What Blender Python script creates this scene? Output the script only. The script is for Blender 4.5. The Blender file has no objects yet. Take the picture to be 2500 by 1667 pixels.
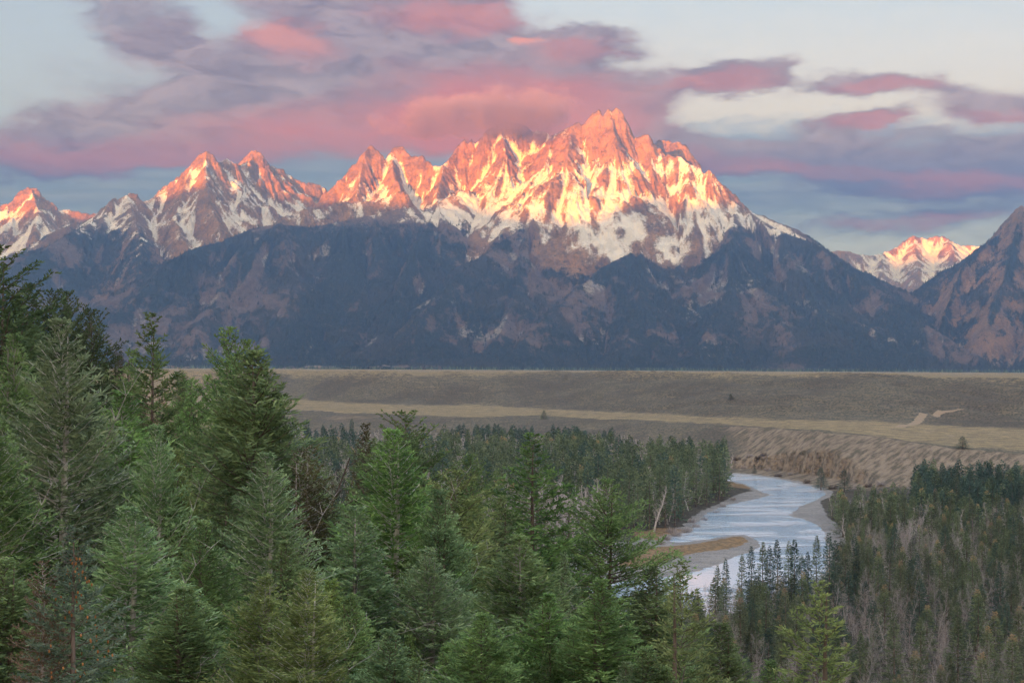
import bpy, bmesh, math, random
import numpy as np
from mathutils import Vector, Matrix
R_ = math.radians

# ------------------------------------------------------------------ camera
EYE = 72.0                       # the overlook stands this far above the river
FPX = 3819.0                     # focal length in pixels of the 2500 px photograph
PITCH, ROLL = math.atan(59 / FPX), R_(0.30)
sc = bpy.context.scene
cam_d = bpy.data.cameras.new("camera")
cam = bpy.data.objects.new("camera", cam_d)
sc.collection.objects.link(cam)
cam_d.sensor_width = 36.0
cam_d.lens = FPX / 2500 * 36.0
cam_d.clip_start, cam_d.clip_end = 0.5, 120000.0
cam.location = (0, 0, EYE)
CAMR = Matrix.Rotation(math.pi / 2 + PITCH, 3, 'X') @ Matrix.Rotation(ROLL, 3, 'Z')
cam.rotation_euler = CAMR.to_euler()
sc.camera = cam

def ray(px, py):
    """direction through a point of the photograph, scaled so that y = 1"""
    v = CAMR @ Vector(((px - 1250) / FPX, -(py - 833.5) / FPX, -1.0))
    return v / v.y
def at(px, py, Y):
    v = ray(px, py)
    return (v.x * Y, Y, EYE + v.z * Y)
def on(px, py, z):
    v = ray(px, py)
    Y = (z - EYE) / v.z
    return (v.x * Y, Y)
def azel(px, py):
    v = ray(px, py).normalized()
    return (math.degrees(math.atan2(v.x, v.y)), math.degrees(math.asin(v.z)))

# ------------------------------------------------------------------ render, exposure
sc.render.engine = 'CYCLES'
sc.cycles.max_bounces = 5
sc.cycles.diffuse_bounces = 4
sc.cycles.glossy_bounces = 2
sc.cycles.transmission_bounces = 2
sc.cycles.volume_bounces = 0
sc.cycles.transparent_max_bounces = 8
sc.cycles.use_denoising = True
sc.cycles.volume_max_steps = 96
sc.cycles.volume_step_rate = 1.0
sc.view_settings.view_transform = 'Standard'
sc.view_settings.look = 'None'
sc.view_settings.exposure = 3.0
sc.view_settings.gamma = 1.0

# ------------------------------------------------------------------ sun and sky
SUN_AZ, SUN_EL = R_(25), R_(1.2)     # low in the south-east: behind the camera, a little to its left
SD = Vector((-math.sin(SUN_AZ) * math.cos(SUN_EL), -math.cos(SUN_AZ) * math.cos(SUN_EL), math.sin(SUN_EL)))
sun_d = bpy.data.lights.new("sun", 'SUN')
sun_d.energy = 3.1
sun_d.angle = R_(0.5)
sun_d.color = (1.0, 0.46, 0.035)
sun = bpy.data.objects.new("sun", sun_d)
sc.collection.objects.link(sun)
sun.rotation_euler = SD.to_track_quat('Z', 'Y').to_euler()

class NT:
    """small helper round a node tree"""
    def __init__(s, tree):
        s.t = tree; s.n = tree.nodes; s.l = tree.links
    def new(s, kind, ins=None, **props):
        nd = s.n.new(kind)
        for k, v in props.items(): setattr(nd, k, v)
        for k, v in (ins or {}).items(): s.put(nd.inputs[k], v)
        return nd
    def put(s, sock, v):
        if isinstance(v, bpy.types.NodeSocket): s.l.new(v, sock)
        else: sock.default_value = v
    def m(s, op, a, b=0.0, c=None, clamp=False):
        nd = s.new('ShaderNodeMath', operation=op, use_clamp=clamp)
        s.put(nd.inputs[0], a); s.put(nd.inputs[1], b)
        if c is not None: s.put(nd.inputs[2], c)
        return nd.outputs[0]
    def vm(s, op, a, b=None, sc_=None):
        nd = s.new('ShaderNodeVectorMath', operation=op)
        s.put(nd.inputs[0], a)
        if b is not None: s.put(nd.inputs[1], b)
        if sc_ is not None: s.put(nd.inputs['Scale'], sc_)
        return nd.outputs['Value'] if op in ('LENGTH', 'DOT_PRODUCT') else nd.outputs[0]
    def mr(s, v, a, b, c=0.0, d=1.0, kind='SMOOTHSTEP'):
        nd = s.new('ShaderNodeMapRange', interpolation_type=kind)
        for i, x in enumerate((v, a, b, c, d)): s.put(nd.inputs[i], x)
        return nd.outputs[0]
    def mix(s, f, a, b, blend='MIX'):
        nd = s.new('ShaderNodeMix', data_type='RGBA', blend_type=blend)
        s.put(nd.inputs[0], f); s.put(nd.inputs[6], a); s.put(nd.inputs[7], b)
        return nd.outputs[2]
    def noise(s, vec, scale, detail=4.0, rough=0.5, dist=0.0, col=False):
        nd = s.new('ShaderNodeTexNoise', {'Scale': scale, 'Detail': detail, 'Roughness': rough, 'Distortion': dist})
        if vec is not None: s.l.new(vec, nd.inputs['Vector'])
        return nd.outputs[1 if col else 0]
    def ramp(s, f, stops, interp='LINEAR'):
        nd = s.new('ShaderNodeValToRGB')
        nd.color_ramp.interpolation = interp
        e = nd.color_ramp.elements
        while len(e) < len(stops): e.new(0.5)
        for el, (p, c) in zip(e, stops): el.position = p; el.color = (*c[:3], 1)
        s.put(nd.inputs[0], f)
        return nd.outputs[0]
    def scale(s, vec, k):
        return s.vm('MULTIPLY', vec, k if hasattr(k, '__len__') else (k, k, k))

def lin(r, g, b):
    f = lambda c: ((c / 255 + 0.055) / 1.055) ** 2.4 if c > 10 else c / 255 / 12.92
    return (f(r), f(g), f(b), 1.0)

def build_world():
    w = bpy.data.worlds.new("World"); sc.world = w; w.use_nodes = True
    w.node_tree.nodes.clear()
    n = NT(w.node_tree)
    out = n.new('ShaderNodeOutputWorld')
    sky = n.new('ShaderNodeTexSky', sky_type='NISHITA', sun_disc=False, sun_elevation=SUN_EL,
                sun_rotation=math.pi + SUN_AZ, altitude=2000.0, air_density=1.0, dust_density=2.0, ozone_density=1.0)
    tc = n.new('ShaderNodeTexCoord').outputs['Generated']
    d = n.vm('NORMALIZE', tc)
    sx = n.new('ShaderNodeSeparateXYZ', {0: d})
    az = n.m('MULTIPLY', n.m('ARCTAN2', sx.outputs[0], sx.outputs[1]), 57.2958)
    el = n.m('MULTIPLY', n.m('ARCSINE', sx.outputs[2]), 57.2958)
    cb = n.new('ShaderNodeCombineXYZ', {0: az, 1: el, 2: 0.0}).outputs[0]
    # ragged, wind-drawn edges: the cloud coordinates are pushed about by noise
    st = n.scale(cb, (0.55, 1.35, 1.0))
    w1 = n.vm('SUBTRACT', n.noise(st, 0.55, 5, 0.55, 0.0, True), (0.5, 0.5, 0.5))
    w2 = n.vm('SUBTRACT', n.noise(n.scale(cb, (0.8, 2.4, 1)), 1.6, 5, 0.6, 0.3, True), (0.5, 0.5, 0.5))
    w3 = n.vm('SUBTRACT', n.noise(n.scale(cb, (1.0, 2.6, 1)), 4.5, 5, 0.65, 0.5, True), (0.5, 0.5, 0.5))
    p = n.vm('ADD', n.vm('ADD', n.vm('ADD', cb, n.scale(w1, (3.4, 1.6, 0))), n.scale(w2, (1.1, 0.5, 0))), n.scale(w3, (0.32, 0.18, 0)))

    def blobs(lst, inner=0.35):
        tot = None
        for (px, py, rx, ry, rot, a) in lst:
            ca, ce = azel(px, py)
            mp = n.new('ShaderNodeMapping', {'Vector': p, 'Location': (ca, ce, 0), 'Rotation': (0, 0, R_(rot)),
                       'Scale': (rx / FPX * 57.3, ry / FPX * 57.3, 1.0)}, vector_type='TEXTURE').outputs[0]
            v = n.mr(n.vm('LENGTH', mp), inner, 1.25, a, 0.0)
            tot = v if tot is None else n.m('ADD', tot, v)
        return tot
    front = n.mr(sx.outputs[1], 0.75, 0.9)        # only the western sky carries the placed clouds
    # (x, y, half width, half height, turn, weight)
    cover = blobs([
        (330, 45, 200, 95, -25, .52), (440, 120, 110, 60, -20, .28),
        (850, 0, 390, 75, -4, .9), (1130, 40, 200, 65, 0, .75), (980, 130, 300, 90, 0, .55),
        (760, 120, 200, 90, 0, .7), (1000, 235, 520, 150, -4, 1.0), (1330, 245, 320, 125, -8, .95), (1400, 110, 190, 45, 0, .75),
        (640, 290, 480, 115, 4, .9), (350, 330, 400, 90, 8, .85), (60, 385, 380, 58, 0, .9), (1520, 300, 190, 85, -35, .8),
        (880, 230, 820, 190, 3, .42), (1740, 195, 225, 45, 0, .95), (1885, 165, 75, 35, 0, .45), (2150, 207, 190, 34, -4, .85),
        (2080, 302, 150, 26, 4, .75), (2440, 265, 220, 48, -6, .75), (2180, 335, 220, 22, 0, .45), (2460, 352, 190, 28, 0, .6),
        (1760, 372, 230, 50, -10, .9), (2080, 400, 420, 60, -6, .9), (2400, 430, 330, 60, 0, .9),
        (2200, 545, 300, 32, 2, .42), (1950, 480, 260, 40, 0, .25), (2400, 500, 260, 40, 0, .3)])
    pink = blobs([
        (1260, 260, 380, 105, -3, 1.0), (950, 320, 420, 80, 0, .65), (1190, 330, 330, 60, 0, .55), (300, 385, 470, 50, 2, .5),
        (690, 95, 150, 55, -15, .5), (1120, 45, 240, 45, 3, .65), (1400, 125, 130, 30, 0, .55), (1740, 200, 200, 28, 0, .6),
        (2170, 210, 150, 22, 0, .55), (2090, 305, 120, 18, 0, .6), (2430, 290, 200, 25, 0, .4), (1780, 390, 200, 28, -10, .3),
        (2150, 430, 420, 20, -5, .24), (2400, 450, 260, 30, 0, .22), (2220, 545, 230, 18, 2, .38), (600, 330, 250, 50, 0, .35)])
    warm = blobs([(690, 90, 120, 36, -15, .5), (1270, 102, 45, 20, 0, 1.1), (1150, 30, 120, 25, 0, .2), (1300, 300, 260, 60, 0, .25)])
    cover = n.m('MULTIPLY', cover, front); pink = n.m('MULTIPLY', pink, front); warm = n.m('MULTIPLY', warm, front)
    # clouds over the rest of the sky
    rest = n.mr(n.noise(n.scale(cb, (0.05, 0.12, 1)), 1.0, 6, 0.55, 0.3), 0.5, 0.68, 0.0, 0.6)
    rest = n.m('MULTIPLY', rest, n.m('SUBTRACT', 1.0, front))
    fine = n.noise(n.scale(cb, (0.7, 2.2, 1)), 0.9, 7, 0.62, 0.4)
    cov = n.m('ADD', n.m('ADD', cover, rest), n.m('MULTIPLY', n.m('SUBTRACT', fine, 0.5), n.mr(el, 8.0, 11.5, 0.5, 0.32)))
    cov = n.mr(cov, -0.04, 0.74)
    # veil of thin high cloud: pale overhead, blue band above the horizon
    e01 = n.mr(n.m('ADD', el, n.m('MULTIPLY', n.m('SUBTRACT', fine, 0.5), 2.2)), 0.0, 14.0, 0, 1, 'LINEAR')
    veil = n.ramp(e01, [(0.0, lin(150, 172, 192)), (0.30, lin(146, 170, 194)), (0.40, lin(34, 88, 150)), (0.52, lin(40, 86, 146)),
                        (0.585, lin(128, 142, 172)), (0.655, lin(220, 212, 202)), (0.80, lin(219, 218, 214)), (1.0, lin(196, 212, 222))])
    leftm = n.m('MULTIPLY', n.mr(az, -4.0, 1.0, 1.0, 0.0), n.mr(el, 7.0, 9.0))
    veil = n.mix(n.m('MULTIPLY', leftm, 0.9), veil, lin(172, 187, 198))
    streak = n.noise(n.scale(cb, (0.25, 3.0, 1)), 1.0, 4, 0.55)
    veil = n.mix(n.m('MULTIPLY', n.mr(streak, 0.4, 0.7, 0.0, 0.3), n.mr(el, 7.0, 9.0, 1.0, 0.0)), veil, lin(150, 160, 182))
    # towards the sunrise the veil glows
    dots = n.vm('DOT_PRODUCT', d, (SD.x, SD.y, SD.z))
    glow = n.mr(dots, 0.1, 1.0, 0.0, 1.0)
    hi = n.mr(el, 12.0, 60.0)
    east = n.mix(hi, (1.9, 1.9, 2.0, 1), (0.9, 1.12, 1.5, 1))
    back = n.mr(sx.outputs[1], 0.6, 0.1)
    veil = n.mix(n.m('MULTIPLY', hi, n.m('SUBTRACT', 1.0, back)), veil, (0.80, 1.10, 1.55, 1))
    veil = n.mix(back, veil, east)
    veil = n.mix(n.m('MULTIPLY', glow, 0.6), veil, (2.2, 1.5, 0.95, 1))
    nishita = n.mix(1.0, sky.outputs[0], (0.8, 0.8, 0.8, 1), 'MULTIPLY')
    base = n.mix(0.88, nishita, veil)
    tone = n.noise(n.scale(p, (0.5, 1.5, 1)), 0.9, 8, 0.66, 0.6)
    grey = n.mix(n.mr(tone, 0.3, 0.7), lin(124, 104, 110), lin(176, 154, 154))
    grey = n.mix(n.mr(el, 8.6, 6.2), grey, lin(74, 82, 132))
    pk = n.m('MULTIPLY', pink, n.mr(tone, 0.2, 0.75, 0.72, 1.1))
    ccol = n.mix(n.m('MINIMUM', pk, 1.0), grey, lin(206, 104, 84))
    ccol = n.mix(n.m('MINIMUM', warm, 1.0), ccol, lin(240, 150, 118))
    top = n.mix(n.m('MULTIPLY', cov, 0.93), base, ccol)
    top = n.mix(n.mr(el, 30.0, 8.0), top, n.mix(1.0, top, (1.0, 1.03, 1.27, 1), 'MULTIPLY'))
    # below the horizon: dull earth
    ground = n.mr(el, -1.5, -0.2)
    top = n.mix(ground, (0.12, 0.12, 0.11, 1), top)
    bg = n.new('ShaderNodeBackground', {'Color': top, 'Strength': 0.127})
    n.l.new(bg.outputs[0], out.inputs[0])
build_world()

# ------------------------------------------------------------------ helpers
def tag(o, label=None, cat=None, group=None, kind=None):
    if label: o['label'] = label
    if cat: o['category'] = cat
    if group: o['group'] = group
    if kind: o['kind'] = kind
    return o

def mesh_np(name, V, F, mat=None, attrs=None, smooth=True, parent=None, mats=None, midx=None):
    """V (n,3) floats; F (m,3) or (m,4) ints, or a list of such arrays"""
    Fs = F if isinstance(F, list) else [F]
    Fs = [f for f in Fs if len(f)]
    me = bpy.data.meshes.new(name)
    me.vertices.add(len(V)); me.vertices.foreach_set('co', np.ascontiguousarray(V, dtype=np.float32).ravel())
    loops = np.concatenate([f.ravel() for f in Fs]).astype(np.int32)
    sizes = np.concatenate([np.full(len(f), f.shape[1], np.int32) for f in Fs])
    starts = np.concatenate([[0], np.cumsum(sizes)[:-1]]).astype(np.int32)
    me.loops.add(len(loops)); me.loops.foreach_set('vertex_index', loops)
    me.polygons.add(len(sizes)); me.polygons.foreach_set('loop_start', starts); me.polygons.foreach_set('loop_total', sizes)
    if smooth is not None: me.polygons.foreach_set('use_smooth', np.full(len(sizes), bool(smooth)))
    for k, a in (attrs or {}).items():
        at_ = me.attributes.new(k, 'FLOAT', 'POINT'); at_.data.foreach_set('value', np.ascontiguousarray(a, dtype=np.float32).ravel())
    for mm in (mats or ([mat] if mat else [])): me.materials.append(mm)
    if midx is not None: me.polygons.foreach_set('material_index', np.ascontiguousarray(midx, dtype=np.int32))
    me.update(calc_edges=True)
    o = bpy.data.objects.new(name, me); sc.collection.objects.link(o)
    if parent: o.parent = parent
    return o

def grid_faces(nx, ny):
    i = np.arange(nx * ny).reshape(ny, nx)
    return np.stack([i[:-1, :-1], i[:-1, 1:], i[1:, 1:], i[1:, :-1]], -1).reshape(-1, 4)

_tab = np.random.RandomState(7).rand(1024 * 16)
def _h(ix, iy, seed):
    k = (ix.astype(np.int64) * 73856093) ^ (iy.astype(np.int64) * 19349663) ^ (seed * 83492791)
    k = (k ^ (k >> 13)) * 1274126177
    return _tab[(k ^ (k >> 16)) & (1024 * 16 - 1)]
def vnoise(x, y, seed=0):
    ix = np.floor(x); iy = np.floor(y); fx = x - ix; fy = y - iy
    fx = fx * fx * fx * (fx * (fx * 6 - 15) + 10); fy = fy * fy * fy * (fy * (fy * 6 - 15) + 10)
    a = _h(ix, iy, seed); b = _h(ix + 1, iy, seed); c = _h(ix, iy + 1, seed); d = _h(ix + 1, iy + 1, seed)
    return (a + (b - a) * fx + (c - a) * fy + (a - b - c + d) * fx * fy) * 2 - 1
def fbm(x, y, oct=5, gain=0.5, seed=0, ridged=False):
    s = 0; a = 1; t = 0
    for o in range(oct):
        v = vnoise(x + 17.3 * o, y - 9.1 * o, seed + o)
        if ridged: v = 1 - 2 * np.abs(v)
        s = s + a * v; t += a; a *= gain; x = x * 1.97 + y * 0.31; y = y * 1.97 - x * 0.16
    return s / t
def sstep(x, a, b):
    t = np.clip((x - a) / (b - a), 0, 1); return t * t * (3 - 2 * t)

def mat_new(name):
    m = bpy.data.materials.new(name); m.use_nodes = True
    m.node_tree.nodes.clear()
    return m, NT(m.node_tree)
def mat_end(n, color, rough=0.85, normal=None, spec=0.2, **ins):
    b = n.new('ShaderNodeBsdfPrincipled', {'Base Color': color, 'Roughness': rough, 'Specular IOR Level': spec})
    if normal is not None: n.l.new(normal, b.inputs['Normal'])
    for k, v in ins.items(): n.put(b.inputs[k], v)
    o = n.new('ShaderNodeOutputMaterial'); n.l.new(b.outputs[0], o.inputs[0])
    return b
# ------------------------------------------------------------------ mountains
def ridge_pts(L): return [at(a, b, c * 1000.0) for a, b, c in L]

class Skel:
    """a mountain as crests: every crest is a line in space, the flanks fall away from it"""
    def __init__(s): s.seg = []; s.off = 0.0
    def add(s, L, k1=0.8, k2=0.62, dk=400.0, rock=0.0):
        P = ridge_pts(L); t = s.off
        for a, b in zip(P[:-1], P[1:]):
            ln = math.hypot(b[0] - a[0], b[1] - a[1]); s.seg.append((a, b, t, k1, k2, dk, rock)); t += ln
        s.off = t + 5000.0
    def height(s, X, Y):
        H = np.full(X.shape, -1e9); T = np.zeros(X.shape); D = np.zeros(X.shape); TH = np.zeros(X.shape); RK = np.zeros(X.shape)
        for a, b, t0, k1, k2, dk, rock in s.seg:
            ax, ay, az = a; bx, by, bz = b
            dx, dy = bx - ax, by - ay; L2 = dx * dx + dy * dy + 1e-6
            mz = max(az, bz)
            rad = (mz + 40) / min(k1, k2) + 300      # farther than this the flank is under the ground
            mi = (X > min(ax, bx) - rad) & (X < max(ax, bx) + rad) & (Y > min(ay, by) - rad) & (Y < max(ay, by) + rad)
            if not mi.any(): continue
            x = X[mi]; y = Y[mi]
            u = np.clip(((x - ax) * dx + (y - ay) * dy) / L2, 0, 1)
            ex = x - (ax + u * dx); ey = y - (ay + u * dy); d = np.sqrt(ex * ex + ey * ey)
            h = az + (bz - az) * u - np.where(d < dk, k1 * d, k1 * dk + k2 * (d - dk))
            cur = H[mi]; g = h > cur
            full = np.where(mi)
            idx = tuple(q[g] for q in full)
            H[idx] = h[g]; T[idx] = t0 + u[g] * math.sqrt(L2); D[idx] = d[g]; TH[idx] = np.arctan2(ex[g], -ey[g]); RK[idx] = rock
        return H, T, D, TH, RK

def mountain(name, sk, x0, x1, dx, y0, y1, dy, base, gamp, mat, label=None, seed=0, snowline=800.0, treeline=1130.0, forest_k=1.0, warp=45.0):
    xs = np.arange(x0, x1, dx); ys = np.arange(y0, y1, dy); X, Y = np.meshgrid(xs, ys)
    H0 = sk.height(X, Y)[0]; warp = warp * (1 - 0.65 * sstep(H0, 850, 1150))
    Xw = X + warp * fbm(X / 520, Y / 520, 4, 0.5, seed + 1); Yw = Y + 1.6 * warp * fbm(X / 520, Y / 520, 4, 0.5, seed + 9)
    H, T, D, TH, RK = sk.height(Xw, Yw)
    for k_ in (3, 5, 8, 4):
        RK = (RK + np.roll(RK, k_, 0) + np.roll(RK, -k_, 0) + np.roll(RK, k_, 1) + np.roll(RK, -k_, 1)) / 5
    U = T + 520.0 * TH
    U = U + (60 + 130 * (1 - sstep(H0, 500, 1000))) * fbm(X / 340, Y / 340, 4, 0.55, seed + 30)
    fade = sstep(D, 10, 500)
    g1 = np.abs(fbm(U / 330.0, D / 2600.0, 3, 0.5, seed + 3)) * 2.0      # 0 in the gully, up on the rib
    g2 = np.abs(fbm(U / 105.0, D / 900.0, 3, 0.55, seed + 5)) * 2.0
    g3 = fbm(X / 260, Y / 260, 5, 0.55, seed + 7, True)
    lowz = 1 - sstep(H0, 450, 950)
    H = H + (1 - 0.6 * lowz) * gamp * (1 - 0.35 * np.maximum(RK, 0)) * fade * (1.15 * (g1 - 0.75)) + 0.42 * (1 - 0.75 * lowz) * (1 - 0.4 * RK) * gamp * sstep(D, 5, 200) * (g2 - 0.7) + 0.22 * gamp * fade * g3
    # rocky ground: ledges, towers and chimneys
    alt = H
    rockz = np.clip(np.maximum(RK, sstep(alt, 1050, 1500)), 0, 1)
    t1 = np.abs(fbm(U / 46.0, D / 260.0, 4, 0.6, seed + 11)) * 2
    H = H + rockz * (22 * (t1 - 0.6) * sstep(D, 0, 70) + 13 * (np.abs(fbm(X / 70, Y / 110, 3, 0.6, seed + 12)) * 2 - 0.6))
    H = H + rockz * 11 * fbm(X / 26, Y / 26, 3, 0.6, seed + 13, True)
    st = 115.0; ph = (H + 40 * fbm(X / 400, Y / 400, 3, 0.5, seed + 44)) / st; fl = np.floor(ph); fr = ph - fl      # terraces
    H = H + rockz * 0.25 * (fl + fr ** 3 / (fr ** 3 + (1 - fr) ** 3) - ph) * st * 0.5
    H = H + 26 * lowz * fbm(X / 150, Y / 130, 4, 0.6, seed + 77)
    H = H + np.maximum(RK, 0) * 34 * fbm(X / 170, Y / 210, 4, 0.6, seed + 78)
    H = H + 6 * fbm(X / 40, Y / 40, 3, 0.6, seed + 14)
    lo = base + 14 * fbm(X / 700, Y / 700, 3, 0.5, seed + 2)
    k = 40.0; m = np.maximum(H, lo); H = m + k * np.log(np.exp((H - m) / k) + np.exp((lo - m) / k)) - 12    # soft foot
    Hs = H
    for k_ in (2, 3):
        Hs = (Hs + np.roll(Hs, k_, 0) + np.roll(Hs, -k_, 0) + np.roll(Hs, k_, 1) + np.roll(Hs, -k_, 1)) / 5
    gy, gx = np.gradient(Hs, dy, dx)
    slope = np.sqrt(gx * gx + gy * gy)
    lap = np.clip((np.roll(Hs, 5, 0) + np.roll(Hs, -5, 0) + np.roll(Hs, 5, 1) + np.roll(Hs, -5, 1) - 4 * Hs) / 50.0, -2, 2)
    # what grows and lies where
    nA = fbm(X / 420, Y / 420, 5, 0.55, seed + 20); nB = 0.5 * fbm(U / 150.0, D / 700.0, 4, 0.6, seed + 21) + 0.6 * fbm(X / 150, Y / 230, 4, 0.6, seed + 24); nC = fbm(X / 60, Y / 60, 3, 0.6, seed + 22)
    RN = np.clip(RK + 0.45 * nB + 0.3 * nC, 0, 1)
    snl = snowline + 150 * (1 - RN) + 260 * sstep(-X, 450, 900) * (1 - sstep(-X, 2100, 2600)) * (Y < 12700)
    above = sstep(H + 260 * nA + 230 * nB + 60 * nC, snl - 120, snl + 330)
    streak = fbm(U / 75.0, D / 700.0, 4, 0.6, seed + 41)
    sl = 1 - sstep(slope + 0.2 * nA, 0.75, 1.65)
    snow = np.clip(-0.10 + 0.74 * sl + 0.75 * streak + 0.60 * nB + 0.30 * lap + 0.28 * nC + 0.13 * (1 - sstep(H, 1050, 1500)) * (np.abs(X - 900) < 1700), 0, 1)
    snow = above * snow * np.where((X > 3100) & (Y < 12800), 0.04, 1.0)
    gul = sstep(lap + 0.4 * nC, 0.25, 1.2)
    tl = 1 - sstep(H + 150 * nA + 110 * nB + 70 * nC, treeline - 130, treeline + 90)
    patch = sstep(1.25 * nA + 0.85 * nB + 0.55 * nC + 0.16 - 0.30 * gul + 0.10 + 0.5 * (1 - sstep(H, 60, 260)) + 0.30 * sstep(H, 480, 760), -0.45, 0.45)
    tl = tl * (1 - sstep(RN, 0.3, 0.8) * (X < 3100) * sstep(H + 60 * nC, 700, 800))
    forest = tl * patch * forest_k * (1 - sstep(slope, 0.9, 1.35))
    snow = np.clip(snow * (1 - 0.75 * forest * (1 - sstep(H, treeline - 60, treeline + 60))), 0, 1)
    chute = sstep(np.abs(fbm(U / 190.0, D / 3000.0, 2, 0.5, seed + 60)) * -1 + 0.045, 0, 0.03) * sstep(D, 150, 500) * sstep(H, 180, 420)
    forest = forest * (1 - 0.8 * chute)
    scree = sstep(0.5 * fbm(U / 210.0, D / 520.0, 5, 0.62, seed + 25) + 0.6 * fbm(X / 260, Y / 330, 5, 0.62, seed + 26) + 0.3 * gul, 0.10, 0.42)
    rng = np.random.RandomState(seed + 3)
    # single trees standing on the slope
    ntree = int(27000 * H.size / 600000.0); fp = np.clip(forest, 0, 1) ** 1.5 + 0.05 * (H < treeline + 60) * (H > 60) * (1 - rockz)
    fp[:, 0] = 0; fp = (fp * (X / Y < 0.36) * (X / Y > -0.36)).ravel(); c = np.cumsum(fp); pick = np.searchsorted(c, rng.rand(ntree) * c[-1])
    pick = np.clip(pick, 0, H.size - 1)
    TREES.append(np.stack([X.ravel()[pick] + dx * (rng.rand(ntree) - .5), Y.ravel()[pick] + dy * (rng.rand(ntree) - .5), H.ravel()[pick] - 2, 15 + 15 * rng.rand(ntree)], -1))
    H = H + np.where(forest > 0.45, 9.0 * rng.rand(*H.shape) ** 2, 0.0)
    V = np.stack([X, Y, H], -1).reshape(-1, 3)
    o = mesh_np(name, V, grid_faces(len(xs), len(ys)), mat, {'forest': forest, 'snow': snow, 'scree': scree, 'rocky': rockz})
    tag(o, label, None, None, 'structure')
    return o

def mountain_material():
    m, n = mat_new('mountain_rock_snow_forest')
    pos = n.new('ShaderNodeNewGeometry').outputs['Position']
    A = lambda k: n.new('ShaderNodeAttribute', attribute_name=k).outputs['Fac']
    fo, sn, scr, rk = A('forest'), A('snow'), A('scree'), A('rocky')
    n1 = n.noise(pos, 0.010, 8, 0.65); n2 = n.noise(pos, 0.05, 5, 0.6); nF = n.noise(pos, 0.026, 5, 0.78); n3 = n.noise(n.scale(pos, (1, 1, 0.35)), 0.09, 3, 0.7)
    big = n.noise(pos, 0.0022, 5, 0.55)
    rock = n.mix(n.mr(n.m('ADD', n.m('MULTIPLY', n1, 0.6), n.m('MULTIPLY', n2, 0.4)), 0.38, 0.62), (0.085, 0.056, 0.036, 1), (0.33, 0.19, 0.088, 1))
    rock = n.mix(n.mr(n3, 0.35, 0.7, 0.0, 0.5), rock, (0.28, 0.19, 0.11, 1))
    low = n.mix(n.mr(nF, 0.35, 0.65), (0.072, 0.054, 0.050, 1), (0.165, 0.125, 0.110, 1))      # dry scrub and bare aspen
    pale = n.mix(n.mr(n2, 0.35, 0.65), (0.13, 0.12, 0.115, 1), (0.29, 0.27, 0.26, 1))         # granite slabs and talus
    low = n.mix(n.mr(n.m('ADD', scr, n.m('MULTIPLY', n.m('SUBTRACT', n.m('ADD', n.m('MULTIPLY', n2, 0.5), n.m('MULTIPLY', n3, 0.5)), 0.5), 2.4)), 0.35, 0.9), low, pale)
    col = n.mix(rk, low, rock)
    fm = n.mr(n.m('ADD', fo, n.m('ADD', n.m('MULTIPLY', n.m('SUBTRACT', n3, 0.5), 2.2), n.m('MULTIPLY', n.m('SUBTRACT', nF, 0.5), 3.6))), 0.40, 0.60)
    tree = n.mix(n.mr(n2, 0.35, 0.7), (0.012, 0.017, 0.015, 1), (0.032, 0.042, 0.032, 1))
    tree = n.mix(n.mr(big, 0.5, 0.62, 0, 0.5), tree, (0.05, 0.045, 0.035, 1))
    col = n.mix(fm, col, tree)
    sm = n.mr(n.m('ADD', sn, n.m('MULTIPLY', n.m('SUBTRACT', n.m('ADD', n.m('MULTIPLY', n2, 0.4), n.m('MULTIPLY', n3, 0.6)), 0.5), 1.5)), 0.28, 0.66)
    snc = n.mix(n.mr(n1, 0.4, 0.6), (0.62, 0.62, 0.60, 1), (0.78, 0.77, 0.75, 1))
    col = n.mix(sm, col, snc)
    h = n.m('ADD', n.m('MULTIPLY', n2, 10.0), n.m('MULTIPLY', n3, 5.0))
    bp = n.new('ShaderNodeBump', {'Strength': 0.9, 'Distance': 1.0, 'Height': h}).outputs[0]
    mat_end(n, col, 0.9, bp, 0.1)
    return m
M_MT = mountain_material()

TREES = []
main = Skel()
# skylines: photograph x, y and distance in km
main.add([(786,474,12.9),(817,450,12.9),(848,423,12.95),(879,390,13.0),(888,370,13.0),(902,352,13.1),(924,361,13.1),(932,400,13.1),(945,385,13.1),(960,358,13.2),(982,356,13.2),(1007,376,13.1),
          (1034,379,13.0),(1043,392,13.0),(1056,396,12.9),(1085,399,12.9)], 1.5, 0.75, 260, 1)
main.add([(1085,399,12.9),(1105,374,13.0),(1123,347,13.1),(1137,334,13.1),(1146,347,13.1),(1154,341,13.1),(1163,350,13.1),(1177,334,13.1),(1190,312,13.1),(1215,298,13.2),(1232,291,13.2),(1250,298,13.2),(1279,300,13.2),(1302,316,13.2),
          (1329,318,13.1),(1351,329,12.9),(1373,316,12.8),(1395,298,12.8),(1413,289,12.8),(1420,296,12.8),(1449,276,12.8),(1467,271,12.8),(1474,285,12.8),(1480,272,12.8),(1487,260,12.8),(1496,266,12.8),(1505,257,12.8),(1515,260,12.8),(1520,280,12.8),
          (1525,294,12.8),(1529,320,12.8),(1543,336,12.8),(1552,332,12.7),(1574,325,12.7),(1582,318,12.7),(1587,334,12.7),(1596,361,12.6),(1614,376,12.6)], 1.9, 0.9, 300, 1)
main.add([(1614,376,12.6),(1659,376,12.6),(1681,392,12.5),(1704,408,12.5),(1717,419,12.4),(1730,414,12.4),(1744,432,12.4),(1762,463,12.3),(1775,481,12.3),(1793,495,12.2)], 1.1, 0.72, 260, 1)
main.add([(1596,345,13.5),(1623,334,13.5),(1659,341,13.5),(1677,352,13.5),(1692,374,13.5),(1699,405,13.5),(1712,450,13.5)], 1.8, 1.0, 200, 1)
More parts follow.
